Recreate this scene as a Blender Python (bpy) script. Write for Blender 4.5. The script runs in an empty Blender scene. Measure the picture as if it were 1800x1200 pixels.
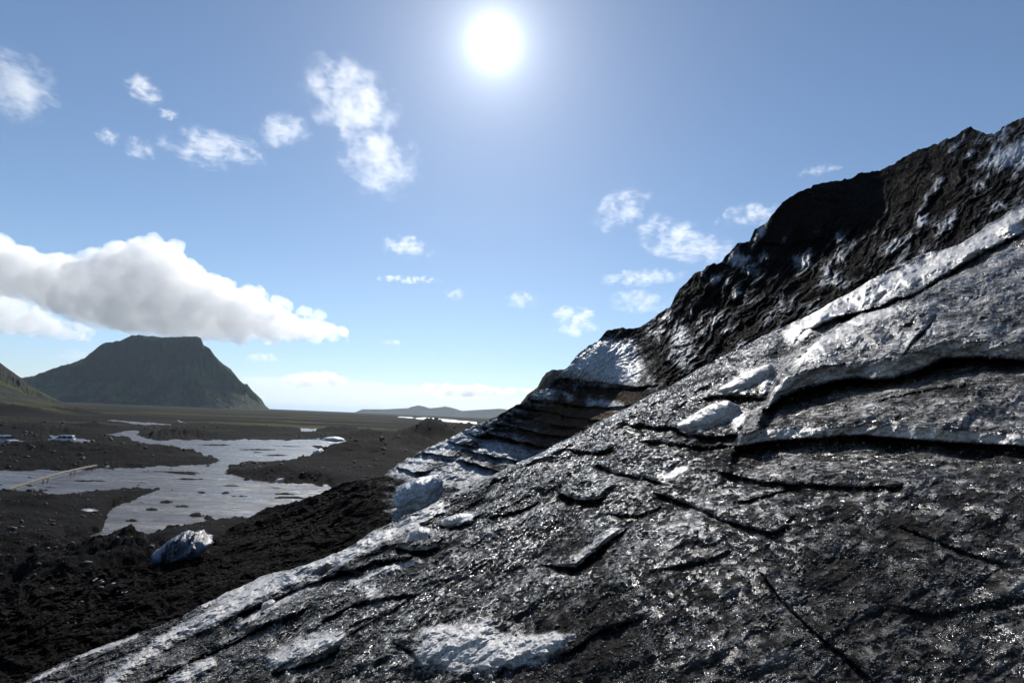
import bpy, math, random
import numpy as np
from mathutils import Vector, Matrix, Euler

SC = bpy.context.scene
COL = SC.collection
rng = np.random.default_rng(7)
random.seed(7)

# ------------------------------------------------------------------ camera
F = 1000.0                       # focal length in photo pixels (1800 wide) = 20 mm
PITCH = math.radians(7.7)
ROLL = math.radians(2.3)
cam = bpy.data.cameras.new('camera')
cam.lens = 20.0; cam.sensor_width = 36.0
cam.clip_start = 0.05; cam.clip_end = 400000
cam_o = bpy.data.objects.new('camera', cam); COL.objects.link(cam_o)
RM = Matrix.Rotation(math.radians(90)+PITCH, 3, 'X') @ Matrix.Rotation(ROLL, 3, 'Z')
cam_o.matrix_world = RM.to_4x4()
SC.camera = cam_o
R = np.array([[RM[i][j] for j in range(3)] for i in range(3)])

def ray(px, py):
    """world direction of a photo pixel, scaled so that its forward (y) part is 1"""
    px = np.asarray(px, float); py = np.asarray(py, float)
    c = np.stack(np.broadcast_arrays((px-900)/F, -(py-600)/F, -np.ones(np.broadcast(px, py).shape)), -1)
    w = c @ R.T
    return w / w[..., 1:2]

def at(px, py, Y):
    r = ray(px, py)
    return r*np.asarray(Y, float)[..., None]
def horizon_py(px):
    px = np.asarray(px, float)
    # pixel row where the ray is level
    lo = np.full(px.shape, 500.0); hi = np.full(px.shape, 1000.0)
    for _ in range(40):
        m = (lo+hi)/2; z = ray(px, m)[..., 2]
        lo = np.where(z > 0, m, lo); hi = np.where(z > 0, hi, m)
    return (lo+hi)/2

GZ = -10.0                       # river level under the eye

# ------------------------------------------------------------------ noise
_perm = rng.permutation(512); _perm = np.concatenate([_perm, _perm, _perm])
_g = rng.uniform(0, 2*np.pi, 512); _gx = np.cos(_g); _gy = np.sin(_g)
def perlin(x, y):
    xi = np.floor(x).astype(int); yi = np.floor(y).astype(int)
    xf = x-xi; yf = y-yi; xi = xi % 512; yi = yi % 512
    u = xf*xf*xf*(xf*(xf*6-15)+10); v = yf*yf*yf*(yf*(yf*6-15)+10)
    def g(ix, iy, dx, dy):
        h = _perm[_perm[ix % 512]+(iy % 512)] % 512
        return _gx[h]*dx+_gy[h]*dy
    a = g(xi, yi, xf, yf); b = g(xi+1, yi, xf-1, yf)
    c = g(xi, yi+1, xf, yf-1); d = g(xi+1, yi+1, xf-1, yf-1)
    return 1.5*((a*(1-u)+b*u)*(1-v)+(c*(1-u)+d*u)*v)
def fbm(x, y, octv=5, gain=0.5, lac=2.03, ridged=False):
    s = 0; a = 1.0; t = 0
    for k in range(octv):
        n = perlin(x+17.3*k, y-9.1*k)
        if ridged: n = 1-2*np.abs(n)
        s = s+a*n; t += a; a *= gain; x = x*lac; y = y*lac
    return s/t
def rmf(x, y, octv=6, gain=0.55, lac=2.1, sharp=2.0):
    """ridged multifractal: sharp crests, rough only where it is already high; about 0..1"""
    s = 0; a = 1.0; t = 0; w = 1.0
    for k in range(octv):
        n = (1-np.abs(perlin(x+31.7*k, y+11.3*k)))**sharp
        s = s+a*n*w; t += a; w = np.clip(n*1.6, 0, 1); a *= gain; x = x*lac; y = y*lac
    return s/t
def sstep(a, b, x):
    t = np.clip((x-a)/(b-a), 0, 1); return t*t*(3-2*t)
def interp(px, pts):
    p = np.array(pts, float); return np.interp(px, p[:, 0], p[:, 1])
def seg_dist(px, py, poly, closed=False):
    """distance to a polyline and the fraction of its length at the foot"""
    P = np.array(poly, float)
    if closed: P = np.vstack([P, P[:1]])
    best = np.full(px.shape, 1e9); frac = np.zeros(px.shape)
    L = np.hypot(*(P[1:]-P[:-1]).T); tot = L.sum(); acc = 0
    for i in range(len(P)-1):
        ax, ay = P[i]; bx, by = P[i+1]; dx, dy = bx-ax, by-ay
        t = np.clip(((px-ax)*dx+(py-ay)*dy)/(dx*dx+dy*dy+1e-9), 0, 1)
        d = np.hypot(px-ax-t*dx, py-ay-t*dy)
        m = d < best
        best = np.where(m, d, best); frac = np.where(m, (acc+t*L[i])/tot, frac); acc += L[i]
    return best, frac
def sdf_poly(px, py, poly):
    """signed distance, positive inside"""
    P = np.array(poly, float)
    d, _ = seg_dist(px, py, poly, True)
    ins = np.zeros(px.shape, bool); n = len(P)
    for i in range(n):
        x1, y1 = P[i]; x2, y2 = P[(i+1) % n]
        if y1 == y2: continue
        c = ((y1 > py) != (y2 > py)) & (px < (x2-x1)*(py-y1)/(y2-y1)+x1)
        ins ^= c
    return np.where(ins, d, -d)

def near_box(px, py, poly, m):
    """row and column slices of a pixel grid that lie within m of a curve"""
    P = np.array(poly, float)
    c = np.where((px[0] > P[:, 0].min()-m) & (px[0] < P[:, 0].max()+m))[0]
    if len(c) == 0: return None
    sub = py[:, c[0]:c[-1]+1]
    r = np.where(((sub > P[:, 1].min()-m) & (sub < P[:, 1].max()+m)).any(1))[0]
    if len(r) == 0: return None
    return slice(r[0], r[-1]+1), slice(c[0], c[-1]+1)

# ------------------------------------------------------------------ helpers
def tag(o, label=None, cat=None, group=None, kind=None):
    if label: o['label'] = label
    if cat: o['category'] = cat
    if group: o['group'] = group
    if kind: o['kind'] = kind
    return o
def grid_mesh(name, V, mat, attrs=None, smooth=True, flip=False):
    """V: rows x cols x 3"""
    r, c, _ = V.shape
    me = bpy.data.meshes.new(name)
    idx = np.arange(r*c, dtype=np.int32).reshape(r, c)
    q = np.stack([idx[:-1, :-1], idx[:-1, 1:], idx[1:, 1:], idx[1:, :-1]], -1).reshape(-1, 4)
    if flip: q = q[:, ::-1]
    n = len(q)
    me.vertices.add(r*c); me.vertices.foreach_set('co', V.reshape(-1).astype(np.float32))
    me.loops.add(n*4); me.loops.foreach_set('vertex_index', np.ascontiguousarray(q).reshape(-1))
    me.polygons.add(n); me.polygons.foreach_set('loop_start', np.arange(0, n*4, 4, dtype=np.int32))
    me.polygons.foreach_set('loop_total', np.full(n, 4, dtype=np.int32))
    me.update(calc_edges=True)
    if smooth: me.polygons.foreach_set('use_smooth', np.ones(n, bool))
    for k, a in (attrs or {}).items():
        at_ = me.attributes.new(k, 'FLOAT', 'POINT'); at_.data.foreach_set('value', a.reshape(-1).astype(np.float32))
    me.materials.append(mat)
    o = bpy.data.objects.new(name, me); COL.objects.link(o)
    return o
def mesh_obj(name, verts, faces, mat, parent=None, smooth=False):
    me = bpy.data.meshes.new(name); me.from_pydata([tuple(v) for v in verts], [], faces); me.update()
    if smooth:
        for p in me.polygons: p.use_smooth = True
    me.materials.append(mat)
    o = bpy.data.objects.new(name, me); COL.objects.link(o)
    if parent: o.parent = parent
    return o

# ------------------------------------------------------------------ node helper
class NT:
    def __init__(s, nt): s.nt = nt; nt.nodes.clear()
    def n(s, typ, **kw):
        nd = s.nt.nodes.new(typ)
        ins = kw.pop('ins', {})
        for k, v in kw.items(): setattr(nd, k, v)
        for k, v in ins.items(): s.set(nd, k, v)
        return nd
    def set(s, nd, k, v):
        sock = nd.inputs[k]
        if isinstance(v, bpy.types.NodeSocket): s.nt.links.new(v, sock)
        elif isinstance(v, bpy.types.Node): s.nt.links.new(v.outputs[0], sock)
        else: sock.default_value = v
    def math(s, op, a, b=None, c=None, clamp=False):
        nd = s.n('ShaderNodeMath', operation=op, use_clamp=clamp)
        s.set(nd, 0, a)
        if b is not None: s.set(nd, 1, b)
        if c is not None: s.set(nd, 2, c)
        return nd.outputs[0]
    def vmath(s, op, a, b=None, sc=None):
        nd = s.n('ShaderNodeVectorMath', operation=op); s.set(nd, 0, a)
        if b is not None: s.set(nd, 1, b)
        if sc is not None: s.set(nd, 'Scale', sc)
        return nd
    def noise(s, vec, scale, detail=4, rough=0.5, dist=0.0, ntype='FBM'):
        nd = s.n('ShaderNodeTexNoise'); nd.noise_dimensions = '3D'; nd.noise_type = ntype
        if vec is not None: s.set(nd, 'Vector', vec)
        for k, v in (('Scale', scale), ('Detail', detail), ('Roughness', rough), ('Distortion', dist)): s.set(nd, k, v)
        return nd.outputs[0]
    def ramp(s, x, a, b, lo=0.0, hi=1.0, smooth=True):
        nd = s.n('ShaderNodeMapRange'); nd.interpolation_type = 'SMOOTHSTEP' if smooth else 'LINEAR'; nd.clamp = True
        s.set(nd, 0, x); s.set(nd, 1, a); s.set(nd, 2, b); s.set(nd, 3, lo); s.set(nd, 4, hi)
        return nd.outputs[0]
    def mix(s, f, a, b):
        nd = s.n('ShaderNodeMix'); nd.data_type = 'RGBA'; nd.clamp_factor = True
        s.set(nd, 0, f)
        for i, v in ((6, a), (7, b)):
            if isinstance(v, tuple) and len(v) == 3: v = (*v, 1)
            s.set(nd, i, v)
        return nd.outputs[2]
def mat_new(name):
    m = bpy.data.materials.new(name); m.use_nodes = True
    return m, NT(m.node_tree)
def simple(name, col, rough=0.5, metal=0.0, noise=0.0, scale=5.0):
    m, t = mat_new(name)
    c = (*col, 1)
    b = t.n('ShaderNodeBsdfPrincipled', ins={'Roughness': rough, 'Metallic': metal})
    if noise:
        tc = t.n('ShaderNodeTexCoord')
        f = t.noise(tc.outputs['Object'], scale, 5, 0.6)
        cc = t.mix(t.ramp(f, 0.3, 0.7), tuple(x*(1-noise) for x in col), tuple(min(1, x*(1+noise)) for x in col))
        t.set(b, 'Base Color', cc)
    else: t.set(b, 'Base Color', c)
    o = t.n('ShaderNodeOutputMaterial'); t.set(o, 'Surface', b)
    return m

# ------------------------------------------------------------------ glacier material
def glacier_mat(name, grain, bump_near, dirt=(0.014, 0.0133, 0.013), ice=(0.66, 0.64, 0.625), stripes=0.0, spark=1.0, shift=0.0, dry=0.0, run=1.0, soft=0.0):
    m, t = mat_new(name)
    tc = t.n('ShaderNodeTexCoord'); P = t.vmath('MULTIPLY', tc.outputs['Object'], (1.0, run, 1.0)).outputs[0]
    A = t.n('ShaderNodeAttribute', attribute_name='ice').outputs['Fac']
    big = t.noise(P, grain*0.06, 6, 0.6)
    mid = t.noise(P, grain*0.45, 6, 0.65)
    fine = t.noise(P, grain*1.6, 3, 0.7)
    # amount of clean ice: painted amount broken up by grit noise
    s = t.math('MULTIPLY_ADD', big, 0.55, A)
    s = t.math('MULTIPLY_ADD', mid, 0.75, s)
    s = t.math('MULTIPLY_ADD', fine, 0.55, s)
    f = t.ramp(s, 1.10+shift-soft, 1.72+shift+soft*0.6)
    if dry:
        tn = t.n('ShaderNodeAttribute', attribute_name='tan').outputs['Fac']
        dcol = t.mix(tn, dirt, (0.085, 0.055, 0.036))
    else: dcol = dirt
    col = t.mix(f, dcol, ice)
    brown = t.ramp(t.noise(P, grain*0.1, 3, 0.5), 0.5, 0.75, 0, 0.5)
    col = t.mix(t.math('MULTIPLY', brown, t.math('SUBTRACT', 1.0, f)), col, tuple(c*k for c, k in zip(dirt, (2.2, 1.95, 1.8))))
    speck = t.ramp(t.noise(P, grain*2.6, 4, 0.75), 0.36, 0.62, 0.45, 1.0)
    col = t.mix(speck, (0.05, 0.047, 0.045), col) if not dry else t.mix(t.ramp(t.noise(P, grain*1.3, 5, 0.7), 0.40, 0.55, 0.35, 1.0), (0.03, 0.026, 0.024), col)
    rgh = t.ramp(t.noise(P, grain*0.9, 3, 0.6), 0.35, 0.7, 0.07, 0.34)
    rgh = t.math('MULTIPLY_ADD', f, 0.32, rgh)
    if dry: rgh = t.math('MAXIMUM', rgh, t.math('MULTIPLY', t.math('SUBTRACT', 1.0, f), dry))
    bsdf = t.n('ShaderNodeBsdfPrincipled', ins={'Base Color': col, 'Roughness': rgh, 'IOR': 1.31})
    # only some grains are wet; the dry grit hardly shines
    wc = t.n('ShaderNodeTexVoronoi', ins={'Vector': P, 'Scale': grain*1.5}).outputs['Color']
    wet = t.math('MULTIPLY', t.ramp(t.n('ShaderNodeSeparateXYZ', ins={'Vector': wc}).outputs[0], 0.50, 0.56), t.ramp(big, 0.36, 0.58))
    t.set(bsdf, 'Specular IOR Level', t.math('MULTIPLY', t.math('MAXIMUM', t.math('MULTIPLY', wet, 1.0-dry), t.math('MULTIPLY', f, 0.4)), spark))
    # grains: height from fine noises
    h = t.math('MULTIPLY_ADD', mid, 2.2/grain, t.math('MULTIPLY', fine, 1.1/grain))
    bp = t.n('ShaderNodeBump', ins={'Strength': t.ramp(f, 0, 1, bump_near*0.7, bump_near*0.3), 'Distance': 1.0, 'Height': h})
    # wet crystals: every grain has a facet of its own
    nrm = bp.outputs[0]
    for sc_, amt in ((grain*0.6, 0.38), (grain*1.5, 0.62)):
        vor = t.n('ShaderNodeTexVoronoi', ins={'Vector': P, 'Scale': sc_})
        off = t.vmath('SUBTRACT', vor.outputs['Color'], (0.5, 0.5, 0.5)).outputs[0]
        nrm = t.vmath('ADD', nrm, t.vmath('SCALE', off, None, t.ramp(f, 0, 1, amt*1.15, amt*0.6)).outputs[0]).outputs[0]
    nrm = t.vmath('NORMALIZE', nrm).outputs[0]
    t.set(bsdf, 'Normal', nrm)
    o = t.n('ShaderNodeOutputMaterial'); t.set(o, 'Surface', bsdf)
    return m

# ------------------------------------------------------------------ near glacier slope
SA, SB, EYE = 0.53, 0.05, 1.7       # slope to the right, slope forward, eye height above it
SIL_A = [(-400, 1425), (-200, 1322), (60, 1187), (120, 1158), (180, 1135), (240, 1112), (300, 1093), (353, 1064), (410, 1035), (480, 1006),
         (540, 992), (600, 968), (645, 940), (687, 918), (750, 890), (817, 857), (900, 818), (967, 787), (1050, 743), (1133, 700),
         (1180, 677), (1260, 630), (1340, 592), (1403, 562), (1450, 539), (1508, 505), (1567, 471), (1617, 448), (1684, 431),
         (1742, 393), (1800, 354), (2000, 262), (2200, 175)]
# ledges: (curve, face height in px, slab run-out px, recess px, recess run px, end fade px)
LEDGES = [
 ([(1352, 688), (1372, 668), (1403, 655), (1440, 645), (1500, 636), (1570, 630), (1625, 612), (1665, 600), (1730, 600), (1800, 602), (2100, 600)], 34, 120, 60, 26, 12, (-26, 12, 22, 34)),
 ([(1298, 762), (1330, 757), (1372, 751), (1470, 749), (1567, 747), (1637, 752), (1720, 758), (1800, 764), (2100, 775)], 20, 110, 60, 22, 10, (6, 10, 20, 16)),
 ([(1240, 693), (1270, 690), (1310, 692), (1350, 694)], 5, 40, 25, 6, 14, None),
 ([(1188, 752), (1215, 758), (1250, 762), (1300, 758)], 6, 45, 35, 12, 10, None),
 ([(1255, 820), (1300, 833), (1350, 842), (1400, 846), (1450, 849), (1500, 850), (1560, 851), (1592, 846)], 5, 60, 30, 11, 30, None),
 ([(1150, 860), (1200, 878), (1240, 891), (1267, 908), (1318, 922), (1357, 931), (1390, 918)], 5, 60, 26, 7, 20, None),
 ([(1050, 812), (1083, 826), (1120, 832), (1165, 842)], 5, 40, 22, 6, 10, None),
 ([(985, 858), (1000, 866), (1017, 872), (1045, 872), (1068, 866)], 7, 40, 34, 13, 10, None),
 ([(955, 984), (985, 988), (1013, 990), (1040, 966), (1072, 940), (1104, 918)], 8, 70, 40, 12, 26, None),
 ([(1340, 1000), (1372, 1045), (1430, 1103), (1470, 1134), (1508, 1168), (1560, 1215)], 5, 30, 30, 10, 20, None),
 ([(1580, 920), (1644, 946), (1703, 969), (1780, 990)], 4, 50, 14, 8, 30, None),
 ([(1100, 742), (1140, 746), (1185, 749), (1225, 744)], 4, 30, 16, 5, 20, None),
 ([(1130, 770), (1190, 776), (1240, 782), (1290, 778)], 4, 30, 22, 6, 20, None),
 ([(1000, 787), (1040, 792), (1080, 790)], 4, 30, 16, 5, 16, None),
 ([(1060, 900), (1120, 905), (1180, 880)], 3, 40, 10, 6, 30, None),
 ([(700, 952), (722, 958), (755, 955), (775, 950)], 10, 22, 30, 9, 8, None),
 ([(770, 918), (790, 921), (812, 917), (836, 911)], 6, 20, 18, 6, 8, None),
 ([(590, 996), (615, 1000), (640, 1003)], 6, 24, 24, 7, 12, None),
 ([(860, 905), (900, 900), (950, 880)], 3, 30, 12, 5, 20, None),
 ([(1480, 715), (1550, 700), (1640, 680), (1720, 672)], 3, 40, 5, 14, 50, None),
 ([(1290, 880), (1350, 868), (1410, 850)], 3, 40, 10, 8, 30, None),
 ([(1640, 560), (1600, 600), (1588, 618)][::-1], 4, 30, 16, 5, 20, None),
 ([(1410, 520+60), (1470, 556), (1547, 536), (1617, 508), (1684, 466), (1761, 424), (1850, 380)], 4, 34, 14, 7, 20, None),
 ([(420, 1075), (480, 1050), (540, 1022), (600, 1004), (660, 985), (730, 972)], 4, 30, 14, 9, 30, None),
 ([(250, 1200), (330, 1160), (400, 1128), (470, 1090), (540, 1068)], 5, 34, 14, 9, 30, None),
 ([(480, 1172), (520, 1162), (560, 1150), (600, 1128)], 9, 36, 22, 12, 16, None),
 ([(690, 1125), (725, 1140), (745, 1170)], 4, 30, 20, 8, 20, None),
 ([(560, 1090), (620, 1060), (680, 1047), (740, 1040)], 3, 36, 10, 9, 30, None),
 ([(930, 1150), (1000, 1140), (1060, 1100), (1130, 1080)], 5, 50, 16, 16, 30, None),
 ([(1150, 1000), (1230, 985), (1300, 960)], 3, 50, 10, 12, 40, None),
 ([(1560, 1060), (1650, 1075), (1760, 1050), (1850, 1040)], 4, 50, 8, 20, 60, None),
]
WHITE = [  # (polyline, half width px, amount)
 ([(190, 1200), (300, 1118), (400, 1068), (470, 1030), (540, 1002), (600, 976), (700, 928), (770, 893)], 13, 0.95),
 ([(420, 1100), (500, 1050), (560, 1020)], 6, 0.5),
 ([(480, 1160), (520, 1140), (560, 1128), (598, 1120)], 16, 0.75),
 ([(300, 1198), (340, 1180), (372, 1165)], 10, 0.6),
 ([(726, 938), (745, 936)], 13, 0.9), ([(782, 914), (828, 908)], 7, 0.8),
 ([(1395, 590), (1450, 552), (1508, 520), (1580, 495), (1640, 468), (1700, 440), (1760, 405), (1830, 368)], 19, 1.0),
 ([(1411, 632), (1450, 600), (1508, 566), (1567, 545)], 8, 0.75),
 ([(1225, 745), (1262, 728), (1290, 725), (1296, 745)], 15, 0.8),
 ([(1285, 684), (1320, 662), (1348, 652), (1345, 678)], 13, 0.75),
 ([(1012, 980), (1050, 955), (1090, 928)], 8, 0.12),
 ([(1160, 838), (1200, 824)], 8, 0.6),
 ([(620, 1020), (660, 1035), (650, 1045)], 9, 0.4),
 ([(590, 1040), (680, 1000), (740, 985)], 4, 0.5),
 ([(60, 1195), (150, 1150), (240, 1118)], 4, 0.5), ([(360, 1062), (430, 1030), (485, 1008)], 8, 0.6),
]
W_BLOB = [(730, 1133), (745, 1108), (773, 1097), (853, 1092), (880, 1115), (905, 1120), (966, 1107), (1012, 1113), (990, 1140), (966, 1160), (900, 1175), (833, 1177), (760, 1175), (728, 1160)]

def build_near():
    xs = np.concatenate([np.arange(-400, -10, 7), np.arange(-10, 1815, 1.65), np.arange(1815, 2200, 6)])
    sil = interp(xs, SIL_A)
    sil = sil+2.2*fbm(xs/40, xs*0+3, 4)*2+1.2*fbm(xs/7, xs*0+8, 3)
    nr = 500
    t = np.linspace(0, 1, nr)[:, None]
    bottom = np.maximum(1330.0, sil+40)
    PX = np.broadcast_to(xs[None], (nr, len(xs))).copy()
    PY = bottom[None]+(sil-bottom)[None]*t
    d = ray(PX, PY)
    den = SA*d[..., 0]+SB-d[..., 2]
    print('near den', den.min())
    EY = EYE*(1-0.28*sstep(420, 0, PX))
    Yb = EY/den
    bx, by = d[..., 0]*Yb, Yb
    # world-space relief, stretched along the layering
    c, s = math.cos(0.33), math.sin(0.33)
    al = bx*c+by*s; ac = -bx*s+by*c
    wp = 0.9*fbm(al*0.25, ac*0.4, 3)
    lf = sstep(1150, 750, PX)
    h = 0.10*fbm(al*0.25+5, (ac+wp)*0.4, 3, 0.5)+0.02*lf*fbm(al*0.75+1, (ac+2.4*wp)*1.2, 5, 0.6, ridged=True)
    # bulges and hollows of the melting surface, longer along the layering than across it
    wx = PX+14*fbm(PX/70, PY/70, 3); wy = PY+14*fbm(PX/70+9, PY/70, 3)
    ci, si = math.cos(math.radians(27)), math.sin(math.radians(27))
    ai = wx*ci-wy*si; ci_ = wx*si+wy*ci
    g1 = fbm(ai/120, ci_/62, 6, 0.55); g2 = 2*rmf(ai/85+7, ci_/36, 6, 0.6)-0.7; g3 = fbm(ai/20, ci_/12, 5, 0.65)
    h1 = 0.6*g1+0.4*g2; h2 = g3
    k = Yb/1000.0
    hp = 15*g1+(2.0+2.5*lf)*g2+1.5*g3          # relief in photo pixels
    face = np.zeros_like(PX)
    for cu, T, L, G, Rr, fade, extra in LEDGES:
        sl = near_box(PX, PY, cu, 4*L)
        if sl is None: continue
        X_, Y_ = PX[sl], PY[sl]
        P = np.array(cu, float)
        xr = X_+3*fbm(X_/25, Y_/25, 3)
        cy = np.interp(xr, P[:, 0], P[:, 1])
        xr = xr-0.9*np.maximum(cy-Y_, 0)-0.9*np.minimum(cy-Y_, 0)*0.3
        c1 = X_[0]
        cy = cy+(6*fbm(c1/26, c1*0+P[0, 1], 5, 0.6))[None]*np.exp(-np.abs(cy-Y_)/14)
        G = G*(0.25+0.95*sstep(-0.35, 0.30, fbm(c1/38, c1*0+P[0, 1]*0.3, 3)))[None] if T < 12 else G
        env = sstep(P[0, 0]-fade*0.3, P[0, 0]+fade, xr)*(1-sstep(P[-1, 0]-fade, P[-1, 0]+fade*0.3, xr))
        sd = cy-Y_
        Tn = T*(0.85+0.3*sstep(-0.4, 0.4, fbm(c1/160, c1*0+P[0, 1]*0.1, 2)))[None]+0*sd
        prof = np.where(sd > 0, Tn*np.exp(-np.maximum(sd, 0)/L),
               np.where(sd > -Tn, Tn*(1+sd/np.maximum(Tn, .1)), -G*np.exp(np.minimum(sd+Tn, 0)/Rr)))
        hp[sl] += env*prof
        face[sl] = np.maximum(face[sl], env*sstep(-Tn, -Tn*0.75, sd)*(1-sstep(-3, 1, sd))*min(1, T/14))
    H = h+hp*k
    ice = 0.160+0.0*PX
    ice += 0.18*fbm(al*0.3, ac*1.2+4, 4)
    # right-hand slabs are cleaner, the lower right is dirty
    slab = sdf_poly(PX, PY, [(1300, 760), (1360, 640), (1420, 570), (1800, 380), (2200, 300), (2200, 770), (1800, 765), (1500, 750)])
    ice += 0.14*sstep(-10, 40, slab)
    ice -= 0.03*sstep(780, 900, PY)*sstep(1200, 1500, PX)
    ice -= 0.18*sstep(0.0, 0.5, fbm(PX/90, PY/28+3, 3))
    ice += 0.13*h1+0.17*h2
    ice -= 0.07*sstep(700, 900, PX)*(1-sstep(1200, 1330, PX))+0.10*sstep(0.05, 0.5, fbm(ai/130, ci_/16, 5, 0.6))
    wob = 11*fbm(PX/30, PY/18, 5, 0.6)
    for cu, w, a in WHITE:
        sl = near_box(PX, PY, cu, 3*w+15)
        if sl is None: continue
        dd, fr = seg_dist(PX[sl], PY[sl], cu)
        ww = w*(1-0.25*(np.abs(fr-0.5)*2)**2)+wob[sl]*min(1, w/10)
        mk = sstep(ww*1.5+2, ww*0.25, dd)*(0.72+0.28*sstep(-0.3, 0.3, fbm(al[sl]*0.8, ac[sl]*7, 3)))
        ice[sl] = np.maximum(ice[sl], mk*(0.55+a*0.45)+ice[sl]*(1-mk))
        if w > 9: H[sl] += 0.35*k[sl]*w*sstep(ww*1.6+1, 0, dd)
    sb = sdf_poly(PX, PY, W_BLOB)+1.6*wob
    mk = sstep(-14, 16, sb); ice = np.maximum(ice, mk*0.82+ice*(1-mk)); H += 0.05*sstep(-14, 34, sb)
    ice = np.maximum(ice, face*0.68+0.25*fbm(PX/16, PY/7, 4)*face)
    H = np.minimum(H, EY*0.62)
    Y = (EY-H)/den
    V = d*Y[..., None]
    global NEAR; NEAR = (V.copy(), PX, PY, Y, ice)
    # the far side rolls over and drops to the gully
    last = V[-1]; dirn = d[-1].copy(); dirn[:, 2] = 0
    rows = []
    for q in range(1, 15):
        dd_ = 0.06*q**1.9
        p = last+dirn*dd_; p[:, 2] = last[:, 2]+SA*dirn[:, 0]*dd_*0.6-0.42*dd_**1.25-0.02*q
        rows.append(p)
    V = np.concatenate([V, np.array(rows)], 0)
    ice = np.concatenate([ice, np.repeat(ice[-1:]*0.6, len(rows), 0)], 0)
    m = glacier_mat('gritty_ice', 20.0, 0.75, run=0.5, soft=0.14, spark=0.8)
    o = grid_mesh('glacier_slope', V, m, {'ice': ice})
    tag(o, 'glacier slope of grit covered layered ice in the foreground', 'glacier', kind='structure')
    return o
build_near()

# ------------------------------------------------------------------ far glacier ridge
SIL_B = [(-400, 1180), (-200, 1110), (0, 1032), (100, 1008), (200, 996), (270, 990), (330, 978), (385, 940), (410, 925), (433, 913), (467, 893), (527, 880), (560, 868),
         (610, 847), (640, 843), (673, 838), (683, 828), (715, 806), (750, 788), (790, 770), (827, 752), (850, 742), (883, 727), (905, 713), (920, 708),
         (937, 690), (960, 682), (972, 668), (984, 655), (997, 646), (1017, 622), (1035, 608), (1050, 600), (1066, 582), (1090, 577),
         (1112, 578), (1127, 575), (1150, 558), (1178, 538), (1189, 515), (1217, 486), (1244, 468), (1267, 461), (1295, 430), (1318, 424),
         (1326, 406), (1349, 391), (1376, 356), (1400, 341), (1435, 325), (1481, 317), (1516, 305), (1547, 301), (1594, 274), (1645, 253),
         (1672, 245), (1690, 232), (1705, 224), (1722, 233), (1746, 238), (1769, 219), (1800, 208), (2000, 130), (2200, 60)]
DEPTH_B = [(-400, 1180, 30), (-400, 1330, 20), (0, 1032, 27.5), (0, 1120, 22), (0, 1200, 17.5), (200, 996, 31), (200, 1060, 25.5), (200, 1150, 20.5),
           (330, 978, 35), (433, 913, 46), (480, 1010, 30), (400, 1040, 27), (527, 880, 50), (600, 975, 34), (673, 838, 50), (687, 918, 38), (750, 788, 55),
           (750, 890, 43), (827, 752, 58), (850, 840, 50), (920, 708, 60), (967, 787, 55), (984, 655, 60), (1060, 700, 56), (1050, 600, 60),
           (1050, 743, 48), (1127, 575, 62), (1140, 640, 52), (1133, 710, 40), (1178, 538, 62), (1244, 468, 66), (1260, 560, 54), (1260, 640, 37),
           (1318, 424, 72), (1400, 440, 70), (1400, 500, 58), (1400, 565, 38), (1435, 325, 78), (1435, 390, 75), (1540, 340, 79), (1500, 420, 66), (1508, 510, 38), (1594, 274, 84), (1617, 380, 56),
           (1617, 450, 38), (1705, 224, 86), (1800, 208, 80), (1800, 290, 52), (1800, 354, 36), (2100, 95, 70), (2100, 215, 34)]
LEDGES_B = [  # curve, face px, run-out, recess, recess run, fade
 ([(985, 664), (1020, 668), (1060, 672), (1118, 680), (1150, 676)], 6, 70, 26, 14, 6),
 ([(935, 702), (965, 704), (1010, 712), (1060, 716), (1110, 712)], 5, 24, 26, 9, 8),
 ([(915, 716), (950, 720), (1000, 732), (1060, 740)], 4, 18, 26, 7, 8),
 ([(895, 728), (930, 735), (980, 748), (1030, 752)], 4, 16, 22, 6, 8),
 ([(872, 744), (915, 752), (965, 764), (1010, 768)], 4, 16, 22, 6, 8),
 ([(858, 762), (900, 772), (950, 784), (985, 788)], 5, 16, 26, 7, 8),
 ([(828, 793), (870, 802), (925, 812), (955, 815)], 5, 18, 26, 8, 8),
 ([(812, 808), (845, 818), (890, 832), (915, 836)], 6, 18, 30, 10, 8),
 ([(745, 795), (775, 800), (800, 803)], 5, 14, 18, 6, 6),
 ([(790, 775), (815, 782), (840, 785)], 4, 12, 18, 6, 6),
 ([(825, 762), (850, 768), (870, 768)], 4, 12, 18, 5, 6),
 ([(700, 822), (730, 830), (752, 826)], 5, 14, 20, 7, 6),
 ([(698, 872), (720, 884), (750, 888), (775, 880)], 8, 26, 30, 8, 6),
 ([(1325, 425), (1380, 430), (1440, 418)], 4, 40, 20, 12, 16),
]
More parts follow.
